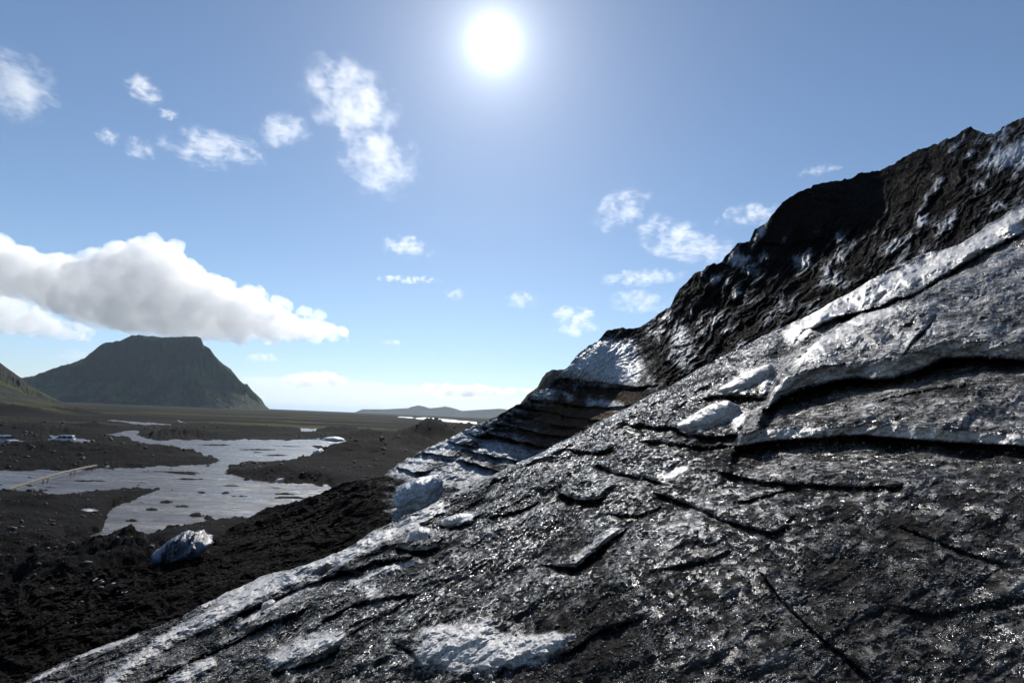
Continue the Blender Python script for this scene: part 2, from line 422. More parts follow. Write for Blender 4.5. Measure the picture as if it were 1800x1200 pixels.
ICE_B = [  # (polygon, amount)
 ([(990, 660), (1000, 640), (1055, 598), (1110, 600), (1128, 650), (1120, 676), (1050, 672)], 0.75),
 ([(935, 700), (960, 682), (985, 684), (972, 706)], 0.7),
 ([(700, 872), (705, 855), (745, 838), (770, 836), (780, 852), (762, 876), (735, 886), (712, 880)], 0.9),
 ([(705, 884), (745, 890), (735, 905), (690, 912)], 0.8),
 ([(755, 842), (800, 800), (850, 815), (870, 835), (820, 858), (790, 850)], 0.55),
 ([(680, 832), (745, 790), (830, 742), (870, 735), (800, 792), (725, 838)], 0.62),
 ([(820, 800), (865, 772), (910, 790), (930, 812), (850, 806)], 0.55),
 ([(905, 790), (990, 795), (1010, 800), (960, 812), (880, 812)], 0.45),
 ([(1183, 560), (1178, 640), (1200, 650), (1235, 610), (1215, 590)], 0.35),
 ([(900, 830), (1000, 792), (940, 815), (860, 845)], 0.3),
 ([(990, 690), (1010, 688), (1012, 710), (995, 712)], 0.6), ([(1028, 692), (1100, 705), (1100, 722), (1030, 716)], 0.5),
 ([(1392, 450), (1425, 440), (1420, 470), (1400, 480)], 0.45),
 ([(1320, 425), (1333, 402), (1350, 392), (1338, 420)], 0.6),
 ([(1722, 292), (1760, 262), (1810, 240), (1830, 290), (1770, 292)], 0.7),
 ([(1530, 560), (1580, 440), (1600, 430), (1570, 500)], 0.3),
]
def rbf(pts, PX, PY):
    P = np.array(pts, float); x = P[:, 0]/400; y = P[:, 1]/400; v = np.log(P[:, 2])
    def U(r2): return 0.5*r2*np.log(r2+1e-9)
    n = len(P)
    K = U((x[:, None]-x)**2+(y[:, None]-y)**2)+np.eye(n)*0.01
    Pm = np.stack([np.ones(n), x, y], 1)
    A = np.block([[K, Pm], [Pm.T, np.zeros((3, 3))]])
    w = np.linalg.solve(A, np.concatenate([v, np.zeros(3)]))
    X = PX/400; Y = PY/400; o = w[n]+w[n+1]*X+w[n+2]*Y
    for i in range(n): o = o+w[i]*U((X-x[i])**2+(Y-y[i])**2)
    return np.exp(o)
def build_far():
    xs = np.concatenate([np.arange(-400, -10, 7), np.arange(-10, 1815, 1.65), np.arange(1815, 2200, 6)])
    sil = interp(xs, SIL_B)
    big = sstep(1120, 1250, xs)
    sil = sil+(2.0+1.5*big)*fbm(xs/22, xs*0+31, 4)+1.8*fbm(xs/6, xs*0+18, 3)-(3+3*big)*(rmf(xs/26, xs*0+5, 5, 0.6)-0.4)*sstep(380, 430, xs)
    bot = interp(xs, SIL_A)+22
    nr = 330
    t = np.linspace(0, 1, nr)[:, None]
    PX = np.broadcast_to(xs[None], (nr, len(xs))).copy()
    PY = bot[None]+(sil-bot)[None]*t
    Yb = rbf(DEPTH_B, PX, PY)
    print('far depth', Yb.min(), Yb.max())
    ca, sa = math.cos(math.radians(58)), math.sin(math.radians(58))
    # flutes run up to the right on the big wall, along the dip lower down
    wx = PX+10*fbm(PX/50, PY/50, 3); wy = PY+10*fbm(PX/50+9, PY/50, 3)
    al = wx*ca-wy*sa; ac = wx*sa+wy*ca
    wx = wx+7*fbm(PX/26, PY/26, 3)
    al = wx*ca-wy*sa; ac = wx*sa+wy*ca
    fl1 = 2*rmf(al/150, ac/46, 6, 0.62)-0.7
    cb, sb_ = math.cos(math.radians(38)), math.sin(math.radians(38))
    fl2 = 2*rmf((wx*cb-wy*sb_)/110, (wx*sb_+wy*cb)/32+5, 6, 0.6)-0.7
    bl = sstep(130, 40, PY*-1+interp(PX, SIL_A))
    fl = fl1*(1-bl)+fl2*bl*0.7
    spike = 2*rmf(al/60+3, ac/24, 5, 0.6)-0.7
    al2 = wx*0.85-wy*0.52; ac2 = wx*0.52+wy*0.85
    di = fbm(al2/60, ac2/14+7, 5, 0.55, ridged=True)
    bw = sstep(1110, 1190, PX)
    top = sstep(0, 130, PY-interp(PX, SIL_B))      # smoother shaded shoulder right under the crest
    crest = 1-0.78*sstep(1310, 1390, PX)*(1-sstep(1540, 1740, PX))*(1-top)
    lowr = sstep(90, 10, PY-interp(PX, SIL_A)+70+0*PX)
    p = bw*crest*(48*fl+24*spike+13*(rmf(al/34, ac/9.5, 4, 0.6)-0.35))*(0.35+0.65*top)+(1-bw)*(6*di+26*sstep(700, 600, PX)*(2*rmf(al2/70, ac2/34, 6, 0.6)-0.7))
    p += 20*fbm(PX/110, PY/90, 3)*(0.4+0.6*bw)
    p += 5*fbm(PX/10, PY/8, 4, 0.6)
    p += (1-crest)*(7*rmf(wx/30, wy/14, 5, 0.6)+5*np.sin((wy+0.25*wx)/5.5)*sstep(-0.2, 0.4, fbm(PX/40, PY/20, 3)))
    mid = sstep(640, 700, PX)*(1-bw)
    # terraces of the middle ridge
    for cu, T, L, G, Rr, fade in LEDGES_B:
        sl = near_box(PX, PY, cu, 4*L)
        P = np.array(cu, float); X_, Y_ = PX[sl], PY[sl]
        c1 = X_[0]
        cy = np.interp(X_, P[:, 0], P[:, 1])+(3*fbm(c1/18, c1*0+P[0, 1], 3))[None]
        env = sstep(P[0, 0]-fade, P[0, 0]+fade*0.5, X_)*(1-sstep(P[-1, 0]-fade*2, P[-1, 0]+fade*2, X_))
        sd = cy-Y_
        p[sl] += env*np.where(sd > 0, 1.6*T*np.exp(-np.maximum(sd, 0)/L), -G*(0.3+1.2*sstep(-0.3, 0.35, fbm(c1/30, c1*0+P[0, 1]*0.4, 3)))[None]*np.exp(np.minimum(sd, 0)/Rr))
    ice = 0.04+0.14*fbm(PX/40, PY/30, 4)+bw*crest*(0.36*sstep(0.0, 0.6, fl)+0.28*sstep(0.1, 0.6, spike)-0.08)*(0.3+0.7*sstep(-0.3, 0.3, fbm(PX/45, PY/45+8, 3)))
    ice += 0.25*mid+0.04
    ice -= 0.45*sstep(940, 1010, PX)*mid*sstep(676, 690, PY)*(1-0.5*sstep(0.0, 0.4, fbm(PX/26, PY/8, 3)))  # less ice: brown dirt, plus shade of the right-hand faces put into the colour
    ice -= 0.35*(1-crest)  # shade of the shoulder under the crest, painted in as less ice
    ice -= 0.35*(1-sstep(600, 690, PX))
    ice += 0.22*bw*sstep(70, 0, PY-0+0*PX-interp(PX, SIL_A)+60)*0
    strata = np.sin((PY-0.14*PX)/2.6+3.0*fbm(PX/60, PY/30, 3))*sstep(-0.3, 0.3, fbm(PX/50, PY/12+2, 3))
    ice += 0.16*strata*mid*sstep(672, 690, PY); p += 2.5*strata*mid*sstep(672, 690, PY)
    wob = 9*fbm(PX/22, PY/22+3, 5, 0.6); dirtn = sstep(-0.35, 0.3, fbm(al/30, ac/7+9, 4, 0.6)*0.5+fbm(PX/14, PY/5, 4, 0.6)*0.5)
    for poly, a in ICE_B:
        sl = near_box(PX, PY, poly, 25)
        sb = sdf_poly(PX[sl], PY[sl], poly)+wob[sl]
        mk = sstep(-12, 13, sb)*(0.8+0.35*dirtn[sl])
        ice[sl] = np.maximum(ice[sl], mk*(0.34+0.60*a)+ice[sl]*(1-mk))
        if a >= 0.7: p[sl] += 20*sstep(-6, 22, sb)
    tan = sstep(-25, 20, sdf_poly(PX, PY, [(900, 760), (985, 690), (1110, 700), (1090, 740), (960, 800), (850, 820), (840, 790)])+wob)
    Y = Yb*(1-p/1000.0)
    V = ray(PX, PY)*Y[..., None]
    last = V[-1]; dirn = ray(PX, PY)[-1].copy(); dirn[:, 2] = 0
    rows = []
    for q in range(1, 13):
        dd_ = 0.12*q**2.1
        pz = last+dirn*dd_; pz[:, 2] = last[:, 2]-0.5*dd_**1.1+0.25*fbm(xs/12, xs*0+q, 3)*min(q, 4)
        pz[:, 2] = np.maximum(pz[:, 2], GZ-2.5)
        rows.append(pz)
    # the foot of the ridge carries on down into the gully behind the near slope
    foot = []
    for q in range(14, 0, -1):
        pz = V[0].copy(); dz = 0.11*q**1.9; pz[:, 2] = np.maximum(V[0][:, 2]-dz, GZ-2.5)
        sh = (V[0][:, 2]-pz[:, 2])*0.35; pz[:, 0] -= V[0][:, 0]/V[0][:, 1]*sh; pz[:, 1] -= sh
        pz[:, 2] += 0.3*fbm(xs/16, xs*0+q, 4)*min(q/4, 1)
        foot.append(pz)
    nf = len(foot)
    V = np.concatenate([np.array(foot), V, np.array(rows)], 0)
    ice = np.concatenate([np.repeat(ice[:1], nf, 0), ice, np.repeat(ice[-1:], len(rows), 0)], 0); tan = np.concatenate([np.repeat(tan[:1], nf, 0), tan, np.repeat(tan[-1:], len(rows), 0)], 0)
    m = glacier_mat('dark_banded_ice', 5.0, 0.7, spark=0.25, shift=0.04, dry=0.8, dirt=(0.0034, 0.0033, 0.0034), ice=(0.50, 0.545, 0.60))
    o = grid_mesh('glacier_ridge', V, m, {'ice': ice, 'tan': tan})
    tag(o, 'steep ash covered glacier ridge with terraced ice rising behind the slope', 'glacier', kind='structure')
build_far()

# ------------------------------------------------------------------ valley floor and river
WATER = [
 [(-500, 822), (-200, 826), (0, 828), (100, 826), (187, 824), (340, 818), (380, 814), (395, 806), (443, 808), (430, 811), (405, 820), (393, 828), (417, 838), (467, 847), (533, 850), (577, 853),
  (590, 862), (560, 890), (500, 905), (455, 912), (417, 910), (372, 917), (330, 925), (300, 929), (260, 941), (200, 949), (150, 960), (113, 963), (157, 943), (182, 930), (187, 907),
  (200, 890), (227, 882), (270, 863), (247, 856), (187, 860), (127, 867), (93, 872), (73, 863), (0, 861), (-200, 858), (-500, 856)],
 [(190, 763), (215, 759), (247, 756), (238, 764), (267, 772), (290, 773), (433, 773), (500, 774), (560, 771), (610, 775), (720, 786), (690, 790), (600, 786), (548, 783), (570, 797), (520, 807), (443, 811), (390, 807),
  (333, 796), (293, 789), (283, 781), (233, 774), (228, 768)],
 [(528, 753), (556, 754), (553, 758), (530, 757)],
 [(88, 765), (110, 765), (167, 776), (125, 778), (95, 777)],
 [(20, 777), (58, 776), (56, 779), (22, 780)],
 [(203, 965), (235, 967), (273, 972), (293, 997), (250, 990), (215, 980)],
 [(700, 732.5), (735, 733.3), (775, 736), (838, 742), (838, 744.5), (770, 739), (730, 735.5)],
 [(312, 739), (330, 743), (322, 744)],
 [(190, 738), (250, 742), (300, 746), (240, 745)],
]
ISLES = [(277, 859, 8, 2.2), (354, 865, 9, 2.2), (395, 866, 9, 2.2), (293, 882, 14, 3), (266, 895, 14, 3), (345, 905, 14, 5), (365, 910, 9, 4), (302, 862, 3, 1), (420, 872, 26, 1.6), (500, 868, 30, 1.4), (232, 915, 14, 2), (320, 890, 20, 1.5), (160, 845, 40, 1.2), (450, 790, 40, 1.2), (380, 782, 36, 1.0), (330, 842, 30, 1.3), (480, 800, 26, 1.2)]
MOUNDS = [  # px, py of the foot, half width, height px
 (320, 768, 62, 17), (560, 842, 90, 7), (640, 800, 90, 18), (700, 792, 70, 24), (760, 775, 60, 28), (640, 770, 50, 12), (600, 760, 40, 8), (820, 770, 70, 20),
 (70, 900, 90, 12), (60, 975, 110, 12), (200, 1010, 60, 22), (-100, 960, 140, 22), (110, 805, 110, 12), (300, 800, 90, 8), (20, 800, 80, 8),
 (490, 835, 40, 8), (440, 758, 60, 6), (60, 760, 80, 8), (160, 755, 50, 7), (20, 726, 70, 12), (120, 727, 34, 9), (550, 765, 40, 5),
]
def build_valley():
    xs = np.concatenate([np.linspace(-3000, -420, 50), np.arange(-400, 1000, 2.0), np.arange(1000, 1800, 10), np.linspace(1820, 4500, 50)])
    hz = horizon_py(xs)
    d1 = np.concatenate([[0.12, 0.2, 0.3, 0.45], np.arange(0.6, 12, 0.45), np.arange(12, 130, 0.9), np.arange(130, 560, 1.7), np.geomspace(562, 4000, 40)])
    PX = np.broadcast_to(xs[None], (len(d1), len(xs))).copy()
    PY = hz[None]+d1[:, None]
    r = ray(PX, PY)
    Y = GZ/r[..., 2]; X = r[..., 0]*Y
    sil_cols = (xs < -400) | (xs > 1810)
    # signed distance to water, in photo pixels
    wat = np.full(PX.shape, -1e3)
    near = (PY < 1050)
    for poly in WATER:
        P = np.array(poly)
        sl = near_box(PX, PY, poly, 40)
        wat[sl] = np.maximum(wat[sl], sdf_poly(PX[sl], PY[sl], poly))
    wob = 4.2*fbm(PX/17, PY/6, 5, 0.6)
    wat = wat+wob*np.clip((PY-hz)/60, 0.15, 1)
    wat = wat-7*sstep(0.05, 0.55, fbm(PX/38, PY/6+5, 5, 0.62))*np.clip((PY-hz)/120, 0.3, 1)*(wat > -30)
    for cx, cy, w, h in ISLES:
        sl = near_box(PX, PY, [(cx, cy)], 4*w)
        e = 1-np.hypot((PX[sl]-cx)/w, (PY[sl]-cy)/h)+0.5*fbm(PX[sl]/5, PY[sl]/3, 2)
        wat[sl] = np.minimum(wat[sl], -e*4)
    k = Y/1000.0
    land = sstep(1.0, -6.0, wat)
    inland = sstep(0, -22, wat)
    fine = 0.10*fbm(X/1.6, Y/1.6, 5, 0.6)+0.28*fbm(X/9, Y/9, 4)
    bars = fbm(X/11, Y/5, 5, 0.6)
    z = -0.045+0.34*np.minimum(bars-0.12, 0.35)*sstep(4, 10, wat)-0.25*sstep(0, 8, wat)*sstep(0.3, -0.1, bars)+land*(0.30+fine)
    z += inland*(0.7*np.maximum(0, fbm(X/26, Y/26+4, 5, 0.55, ridged=True)+0.1)*sstep(900, 200, Y))
    # hummocks of the moraine, each a real mound at its own distance
    for cx, cy, w, h in MOUNDS:
        q = ray(cx, cy); y0 = GZ/q[2]; x0 = q[0]*y0
        W = w*y0/1000; Hh = h*y0/1000
        dd = ((X-x0)/W)**2+((Y-y0)/(W*1.3))**2
        m = dd < 9
        if not m.any(): continue
        Xm, Ym = X[m], Y[m]
        nn = 0.45*fbm(Xm/(W*0.5), Ym/(W*0.5), 5, 0.6, ridged=True)
        z[m] += land[m]*sstep(1, -10, wat[m])*Hh*np.exp(-dd[m]*1.2)*(1+nn)
    # rough dark debris below the slope (near left)
    deb = sstep(955, 1010, PY)*inland*sstep(520, 420, PX)
    z += deb*(0.8*fbm(X/4.5, Y/4.5, 6, 0.58, ridged=True)+0.2)
    z = np.where(Y > 15000, np.minimum(z, 0.2), z)
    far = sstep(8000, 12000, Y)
    grn = sstep(150, 420, Y)*sstep(6000, 2500, Y)
    V = np.stack([X, Y, GZ+z], -1)
    global GV; GV = V.reshape(-1, 3)
    m, t = mat_new('black_sand')
    tc = t.n('ShaderNodeTexCoord'); P = tc.outputs['Object']
    g = t.n('ShaderNodeAttribute', attribute_name='moss').outputs['Fac']
    n1 = t.noise(P, 0.035, 8, 0.6); n2 = t.noise(P, 1.3, 6, 0.65)
    col = t.mix(t.ramp(n2, 0.35, 0.7), (0.0035, 0.0034, 0.0035), (0.0115, 0.0110, 0.0111))
    st = t.vmath('MULTIPLY', P, (0.004, 0.02, 0.01)).outputs[0]
    n3 = t.noise(st, 1.0, 8, 0.65)
    gm = t.math('MULTIPLY', g, t.ramp(n3, 0.49, 0.62))
    grav = t.noise(t.vmath('MULTIPLY', P, (0.02, 0.05, 0.02)).outputs[0], 1.0, 7, 0.65)
    col = t.mix(t.ramp(grav, 0.54, 0.70, 0, 0.8), col, (0.030, 0.028, 0.029))
    crumb = t.noise(P, 9.0, 3, 0.7)
    col = t.mix(t.ramp(crumb, 0.62, 0.72, 0, 0.5), col, (0.06, 0.06, 0.062))
    col = t.mix(gm, col, (0.070, 0.070, 0.026))
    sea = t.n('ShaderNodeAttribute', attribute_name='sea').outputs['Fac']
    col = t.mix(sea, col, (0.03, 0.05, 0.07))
    b = t.n('ShaderNodeBsdfPrincipled', ins={'Base Color': col, 'Roughness': 1.0})
    b.inputs['Specular IOR Level'].default_value = 0.04
    bp = t.n('ShaderNodeBump', ins={'Strength': 0.8, 'Distance': 0.25, 'Height': t.noise(P, 2.2, 8, 0.65)})
    t.set(b, 'Normal', bp.outputs[0])
    o = t.n('ShaderNodeOutputMaterial'); t.set(o, 'Surface', b)
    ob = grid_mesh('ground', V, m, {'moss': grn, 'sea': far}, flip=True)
    tag(ob, 'flat plain of black volcanic sand with low hummocks', 'ground', kind='structure')
    # the river: one sheet at river level
    m, t = mat_new('silty_water')
    tc = t.n('ShaderNodeTexCoord'); P = tc.outputs['Object']
    rot = t.n('ShaderNodeMapping', ins={'Vector': P, 'Rotation': (0, 0, 0.25), 'Scale': (0.35, 1.6, 1)})
    a = t.noise(rot.outputs[0], 1.4, 6, 0.62, 0.6)
    b2 = t.noise(t.vmath('MULTIPLY', P, (0.07, 0.26, 1)).outputs[0], 1.0, 8, 0.68, 1.6)
    c = t.mix(t.ramp(t.math('MULTIPLY_ADD', a, 0.35, b2), 0.60, 0.80), (0.028, 0.026, 0.026), (0.135, 0.13, 0.135))
    bs = t.n('ShaderNodeBsdfPrincipled', ins={'Base Color': c, 'Roughness': t.ramp(b2, 0.35, 0.65, 0.42, 0.18), 'IOR': 1.33})
    hsum = t.math('MULTIPLY_ADD', b2, 0.8, t.math('MULTIPLY', a, 0.22))
    bp = t.n('ShaderNodeBump', ins={'Strength': 1.0, 'Distance': 0.45, 'Height': hsum})
    t.set(bs, 'Normal', bp.outputs[0]); o = t.n('ShaderNodeOutputMaterial'); t.set(o, 'Surface', bs)
    s = 1500
    ob = mesh_obj('river', [(-s, 20, GZ), (s, 20, GZ), (s, 3500, GZ), (-s, 3500, GZ)], [(0, 1, 2, 3)], m)
    tag(ob, 'shallow grey braided meltwater river spreading over the sand', 'river', kind='structure')
build_valley()

def ground_z(x, y):
    d = (GV[:, 0]-x)**2+(GV[:, 1]-y)**2
    return float(GV[np.argmin(d), 2])
def spot(px, py):
    """where the sight line of a pixel meets the plain"""
    r = ray(px, py); Y = (GZ+0.2)/r[2]
    return float(r[0]*Y), float(Y)

# ------------------------------------------------------------------ loose stones, grit and ice crystals
def scatter(name, label, pts, sizes, mat, flat_=0.75, seed=3):
    r_ = np.random.default_rng(seed); v0, f0 = _ico1()
    n = len(pts); m = len(v0)
    jit = r_.uniform(0.65, 1.3, (n, m, 1)); sc_ = r_.uniform(0.6, 1.3, (n, 1, 3)); sc_[..., 2] *= flat_
    an = r_.uniform(0, 6.28, n); c, s_ = np.cos(an), np.sin(an)
    q = v0[None]*jit*sc_; x = q[..., 0]*c[:, None]-q[..., 1]*s_[:, None]; y = q[..., 0]*s_[:, None]+q[..., 1]*c[:, None]
    V = np.stack([x, y, q[..., 2]], -1)*sizes[:, None, None]+pts[:, None]
    me = bpy.data.meshes.new(name); Fc = (f0[None]+(np.arange(n)*m)[:, None, None]).reshape(-1, 3).astype(np.int32)
    me.vertices.add(n*m); me.vertices.foreach_set('co', V.reshape(-1).astype(np.float32))
    me.loops.add(len(Fc)*3); me.loops.foreach_set('vertex_index', Fc.reshape(-1))
    me.polygons.add(len(Fc)); me.polygons.foreach_set('loop_start', np.arange(0, len(Fc)*3, 3, dtype=np.int32)); me.polygons.foreach_set('loop_total', np.full(len(Fc), 3, dtype=np.int32))
    me.update(calc_edges=True); me.materials.append(mat)
    o = bpy.data.objects.new(name, me); COL.objects.link(o); tag(o, label, None, None, 'stuff'); return o
def _ico1():
    import bmesh
    bm = bmesh.new(); bmesh.ops.create_icosphere(bm, subdivisions=1, radius=1.0)
    v = np.array([x.co[:] for x in bm.verts]); f = np.array([[y.index for y in x.verts] for x in bm.faces]); bm.free(); return v, f
def loose():
    V, PX, PY, Y, ice = NEAR
    r_ = np.random.default_rng(11)
    ok = np.argwhere((PX > -20) & (PX < 1820) & (PY < 1215) & (Y < 26))
    w = 0.15+sstep(-0.1, 0.5, fbm(ok[:, 1]/60.0, ok[:, 0]/40.0, 4))
    def pick(n): return ok[r_.choice(len(ok), n, p=w/w.sum())]
    i = pick(15000); p = V[i[:, 0], i[:, 1]]; y = Y[i[:, 0], i[:, 1]]
    s_ = y/1000*r_.lognormal(0.15, 0.5, len(i))*1.1; m_ = ice[i[:, 0], i[:, 1]] < 0.6
    scatter('grit', 'dark volcanic grit strewn over the ice slope', p[m_], np.minimum(s_, 0.06)[m_], simple('grit', (0.012, 0.0112, 0.011), 0.6), 0.8, 4)
    i = pick(11000); p = V[i[:, 0], i[:, 1]]; y = Y[i[:, 0], i[:, 1]]
    s_ = y/1000*r_.lognormal(0.0, 0.45, len(i))*0.9
    m, t = mat_new('ice_crystal'); b = t.n('ShaderNodeBsdfPrincipled', ins={'Base Color': (0.36, 0.345, 0.335, 1), 'Roughness': 0.08, 'IOR': 1.31})
    o = t.n('ShaderNodeOutputMaterial'); t.set(o, 'Surface', b)
    scatter('ice_crystals', 'glittering ice crystals strewn over the ice slope', p, np.minimum(s_, 0.03), m, 0.9, 5)
    # stones on the plain and the debris
    k = r_.choice(len(GV), 60000); P = GV[k]
    u = P[:, 0]/P[:, 1]
    m_ = (P[:, 2] > GZ+0.06) & (P[:, 1] > 18) & (P[:, 1] < 320) & (u > -1.1) & (u < 0.1)
    P = P[m_][:7000]
    s_ = P[:, 1]/1000*r_.lognormal(0.0, 0.55, len(P))*1.5
    scatter('stones', 'dark stones strewn over the black sand', P, np.minimum(s_, 0.7), simple('basalt_stone', (0.020, 0.0185, 0.018), 0.8, 0, 0.7, 0.8), 0.8, 6)
loose()

# ------------------------------------------------------------------ things in the valley
def empty(name, loc, rz=0.0):
    o = bpy.data.objects.new(name, None); COL.objects.link(o); o.location = loc; o.rotation_euler = (0, 0, rz); return o
def box(x0, x1, y0, y1, z0, z1, tx=0.0, ty=0.0):
    """box whose top is drawn in by tx, ty"""
    v = [(x0, y0, z0), (x1, y0, z0), (x1, y1, z0), (x0, y1, z0), (x0+tx, y0+ty, z1), (x1-tx, y0+ty, z1), (x1-tx, y1-ty, z1), (x0+tx, y1-ty, z1)]
    f = [(0, 3, 2, 1), (4, 5, 6, 7), (0, 1, 5, 4), (1, 2, 6, 5), (2, 3, 7, 6), (3, 0, 4, 7)]
    return v, f
def join(parts):
    V = []; Fc = []
    for v, f in parts:
        n = len(V); V += list(v); Fc += [tuple(i+n for i in q) for q in f]
    return V, Fc
def bevelled(o, w):
    b = o.modifiers.new('edge', 'BEVEL'); b.width = w; b.segments = 2; b.limit_method = 'ANGLE'; return o
def ring(cx, cy, cz, r0, r1, y0, y1, n=20):
    V = []; Fc = []
    for i in range(n):
        a = 2*math.pi*i/n; c, s_ = math.cos(a), math.sin(a)
        for r, y in ((r0, y0), (r1, y0+0.03), (r1, y1-0.03), (r0, y1)): V.append((cx+r*c, cy+y, cz+r*s_))
    for i in range(n):
        j = (i+1) % n
        for k in range(4): Fc.append((i*4+k, j*4+k, j*4+(k+1) % 4, i*4+(k+1) % 4))
    return V, Fc
def disc(cx, cy, cz, r, y0, y1, n=20):
    V = [(cx+r*math.cos(2*math.pi*i/n), y, cz+r*math.sin(2*math.pi*i/n)) for y in (cy+y0, cy+y1) for i in range(n)]
    Fc = [tuple(range(n)), tuple(range(2*n-1, n-1, -1))]+[(i, (i+1) % n, n+(i+1) % n, n+i) for i in range(n)]
    return V, Fc
GLASS = simple('dark_glass', (0.01, 0.012, 0.015), 0.06); TYRE = simple('tyre_rubber', (0.012, 0.012, 0.012), 0.8)
RIM = simple('alloy_rim', (0.35, 0.35, 0.36), 0.35, 0.8); LAMP = simple('lamp_lens', (0.7, 0.7, 0.7), 0.15); REDL = simple('red_lens', (0.35, 0.02, 0.02), 0.2)
BLACKP = simple('black_plastic', (0.015, 0.015, 0.016), 0.6)
def extrude_profile(pts, hw, hw_top=None, zt=None):
    """side outline (x, z) given a half width, narrower with height"""
    n = len(pts); V = []
    for sgn in (-1, 1):
        for x, z in pts:
            w = hw if hw_top is None else hw+(hw_top-hw)*max(0, min(1, (z-zt[0])/(zt[1]-zt[0])))
            V.append((x, sgn*w, z))
    Fc = [tuple(range(n)), tuple(range(2*n-1, n-1, -1))]+[(i, n+i, n+(i+1) % n, (i+1) % n) for i in range(n)]
    return V, Fc
def suv(loc, rz, paint, label):
    t = empty('parked_car', loc, rz); tag(t, label, 'car', 'cars parked on the black sand')
    low = [(-2.30, 0.42), (-2.33, 0.85), (-2.22, 1.08), (0.95, 1.08), (1.35, 1.05), (2.15, 0.93), (2.34, 0.72), (2.34, 0.42),
           (1.90, 0.40), (1.86, 0.62), (1.70, 0.78), (1.42, 0.82), (1.16, 0.74), (1.02, 0.58), (0.98, 0.36),
           (-0.96, 0.36), (-1.00, 0.58), (-1.14, 0.76), (-1.40, 0.83), (-1.68, 0.77), (-1.82, 0.60), (-1.86, 0.40)]
    v, f = extrude_profile(low, 0.93); bevelled(mesh_obj('body', v, f, paint, t), 0.05)
    cab = [(-2.20, 1.06), (-2.02, 1.70), (-1.85, 1.80), (0.10, 1.82), (0.30, 1.76), (1.02, 1.06)]
    v, f = extrude_profile(cab, 0.90, 0.74, (1.06, 1.8)); bevelled(mesh_obj('cabin', v, f, paint, t), 0.04)
    def side_win(x0, x1, x2, x3):
        for sg in (-1, 1):
            y0, y1 = sg*0.905, sg*0.785; z0, z1 = 1.12, 1.66
            vv = [(x0, y0, z0), (x1, y0, z0), (x2, y1, z1), (x3, y1, z1)]; vv += [(a, b-sg*0.03, c) for a, b, c in vv]
            mesh_obj('window', vv, [(0, 1, 2, 3), (7, 6, 5, 4), (0, 4, 5, 1), (1, 5, 6, 2), (2, 6, 7, 3), (3, 7, 4, 0)], GLASS, t)
    side_win(0.02, 0.86, 0.30, 0.02); side_win(-0.96, -0.06, -0.06, -0.96); side_win(-2.02, -1.06, -1.06, -1.88)
    v = [(0.97, -0.80, 1.13), (0.97, 0.80, 1.13), (0.375, 0.70, 1.71), (0.375, -0.70, 1.71)]; v += [(a-0.05, b, c-0.05) for a, b, c in v]
    bx_ = [(0, 1, 2, 3), (7, 6, 5, 4), (0, 4, 5, 1), (1, 5, 6, 2), (2, 6, 7, 3), (3, 7, 4, 0)]
    mesh_obj('windscreen', [(a+0.04, b, c+0.03) for a, b, c in v], bx_, GLASS, t)
    v = [(-2.18, -0.76, 1.18), (-2.18, 0.76, 1.18), (-2.06, 0.68, 1.64), (-2.06, -0.68, 1.64)]; v += [(a+0.05, b, c) for a, b, c in v]
    mesh_obj('rear_window', [(a-0.02, b, c) for a, b, c in v], bx_, GLASS, t)
    for x in (-1.42, 1.44):
        for sg in (-1, 1):
            w = mesh_obj('wheel', *disc(x, sg*0.80, 0.38, 0.24, -0.05, 0.05), RIM, t, False)
            tv, tf = ring(x, sg*0.80, 0.38, 0.23, 0.385, -0.12, 0.12); mesh_obj('tyre', tv, tf, TYRE, w, True)
    for sg in (-1, 1):
        v, f = box(2.25, 2.36, sg*0.72-0.17, sg*0.72+0.17, 0.70, 0.86, 0.03, 0.02); mesh_obj('headlight', v, f, LAMP, t)
        v, f = box(-2.36, -2.28, sg*0.80-0.08, sg*0.80+0.08, 0.72, 1.02); mesh_obj('tail_light', v, f, REDL, t)
        v, f = box(0.82, 1.00, sg*1.00-0.09, sg*1.00+0.09, 1.08, 1.24, 0.03, 0.02); mesh_obj('wing_mirror', v, f, BLACKP, t)
    v, f = box(2.30, 2.42, -0.86, 0.86, 0.36, 0.60, 0.02, 0.03); v2, f2 = box(-2.42, -2.29, -0.86, 0.86, 0.38, 0.62, 0.02, 0.03)
    mesh_obj('bumper', v, f, BLACKP, t); mesh_obj('bumper', v2, f2, BLACKP, t)
    v, f = box(2.335, 2.355, -0.50, 0.50, 0.66, 0.84); mesh_obj('grille', v, f, BLACKP, t)
    v, f = join([box(-1.8, 0.1, sg*0.62-0.02, sg*0.62+0.02, 1.86, 1.90) for sg in (-1, 1)]+[box(x-0.02, x+0.02, -0.64, 0.64, 1.83, 1.87) for x in (-1.5, -0.3)])
    mesh_obj('roof_rack', v, f, BLACKP, t)
    return t
x, y = spot(108, 782)
suv((x, y, ground_z(x, y)+0.02), math.radians(180+22), simple('white_paint', (0.62, 0.65, 0.68), 0.25), 'white off-road car parked on the black sand beside the small stream')
x, y = spot(8, 787)
suv((x, y, ground_z(x, y)+0.02), math.radians(-14), simple('silver_paint', (0.42, 0.44, 0.48), 0.25, 0.4), 'silver off-road car cut off by the left edge of the picture')

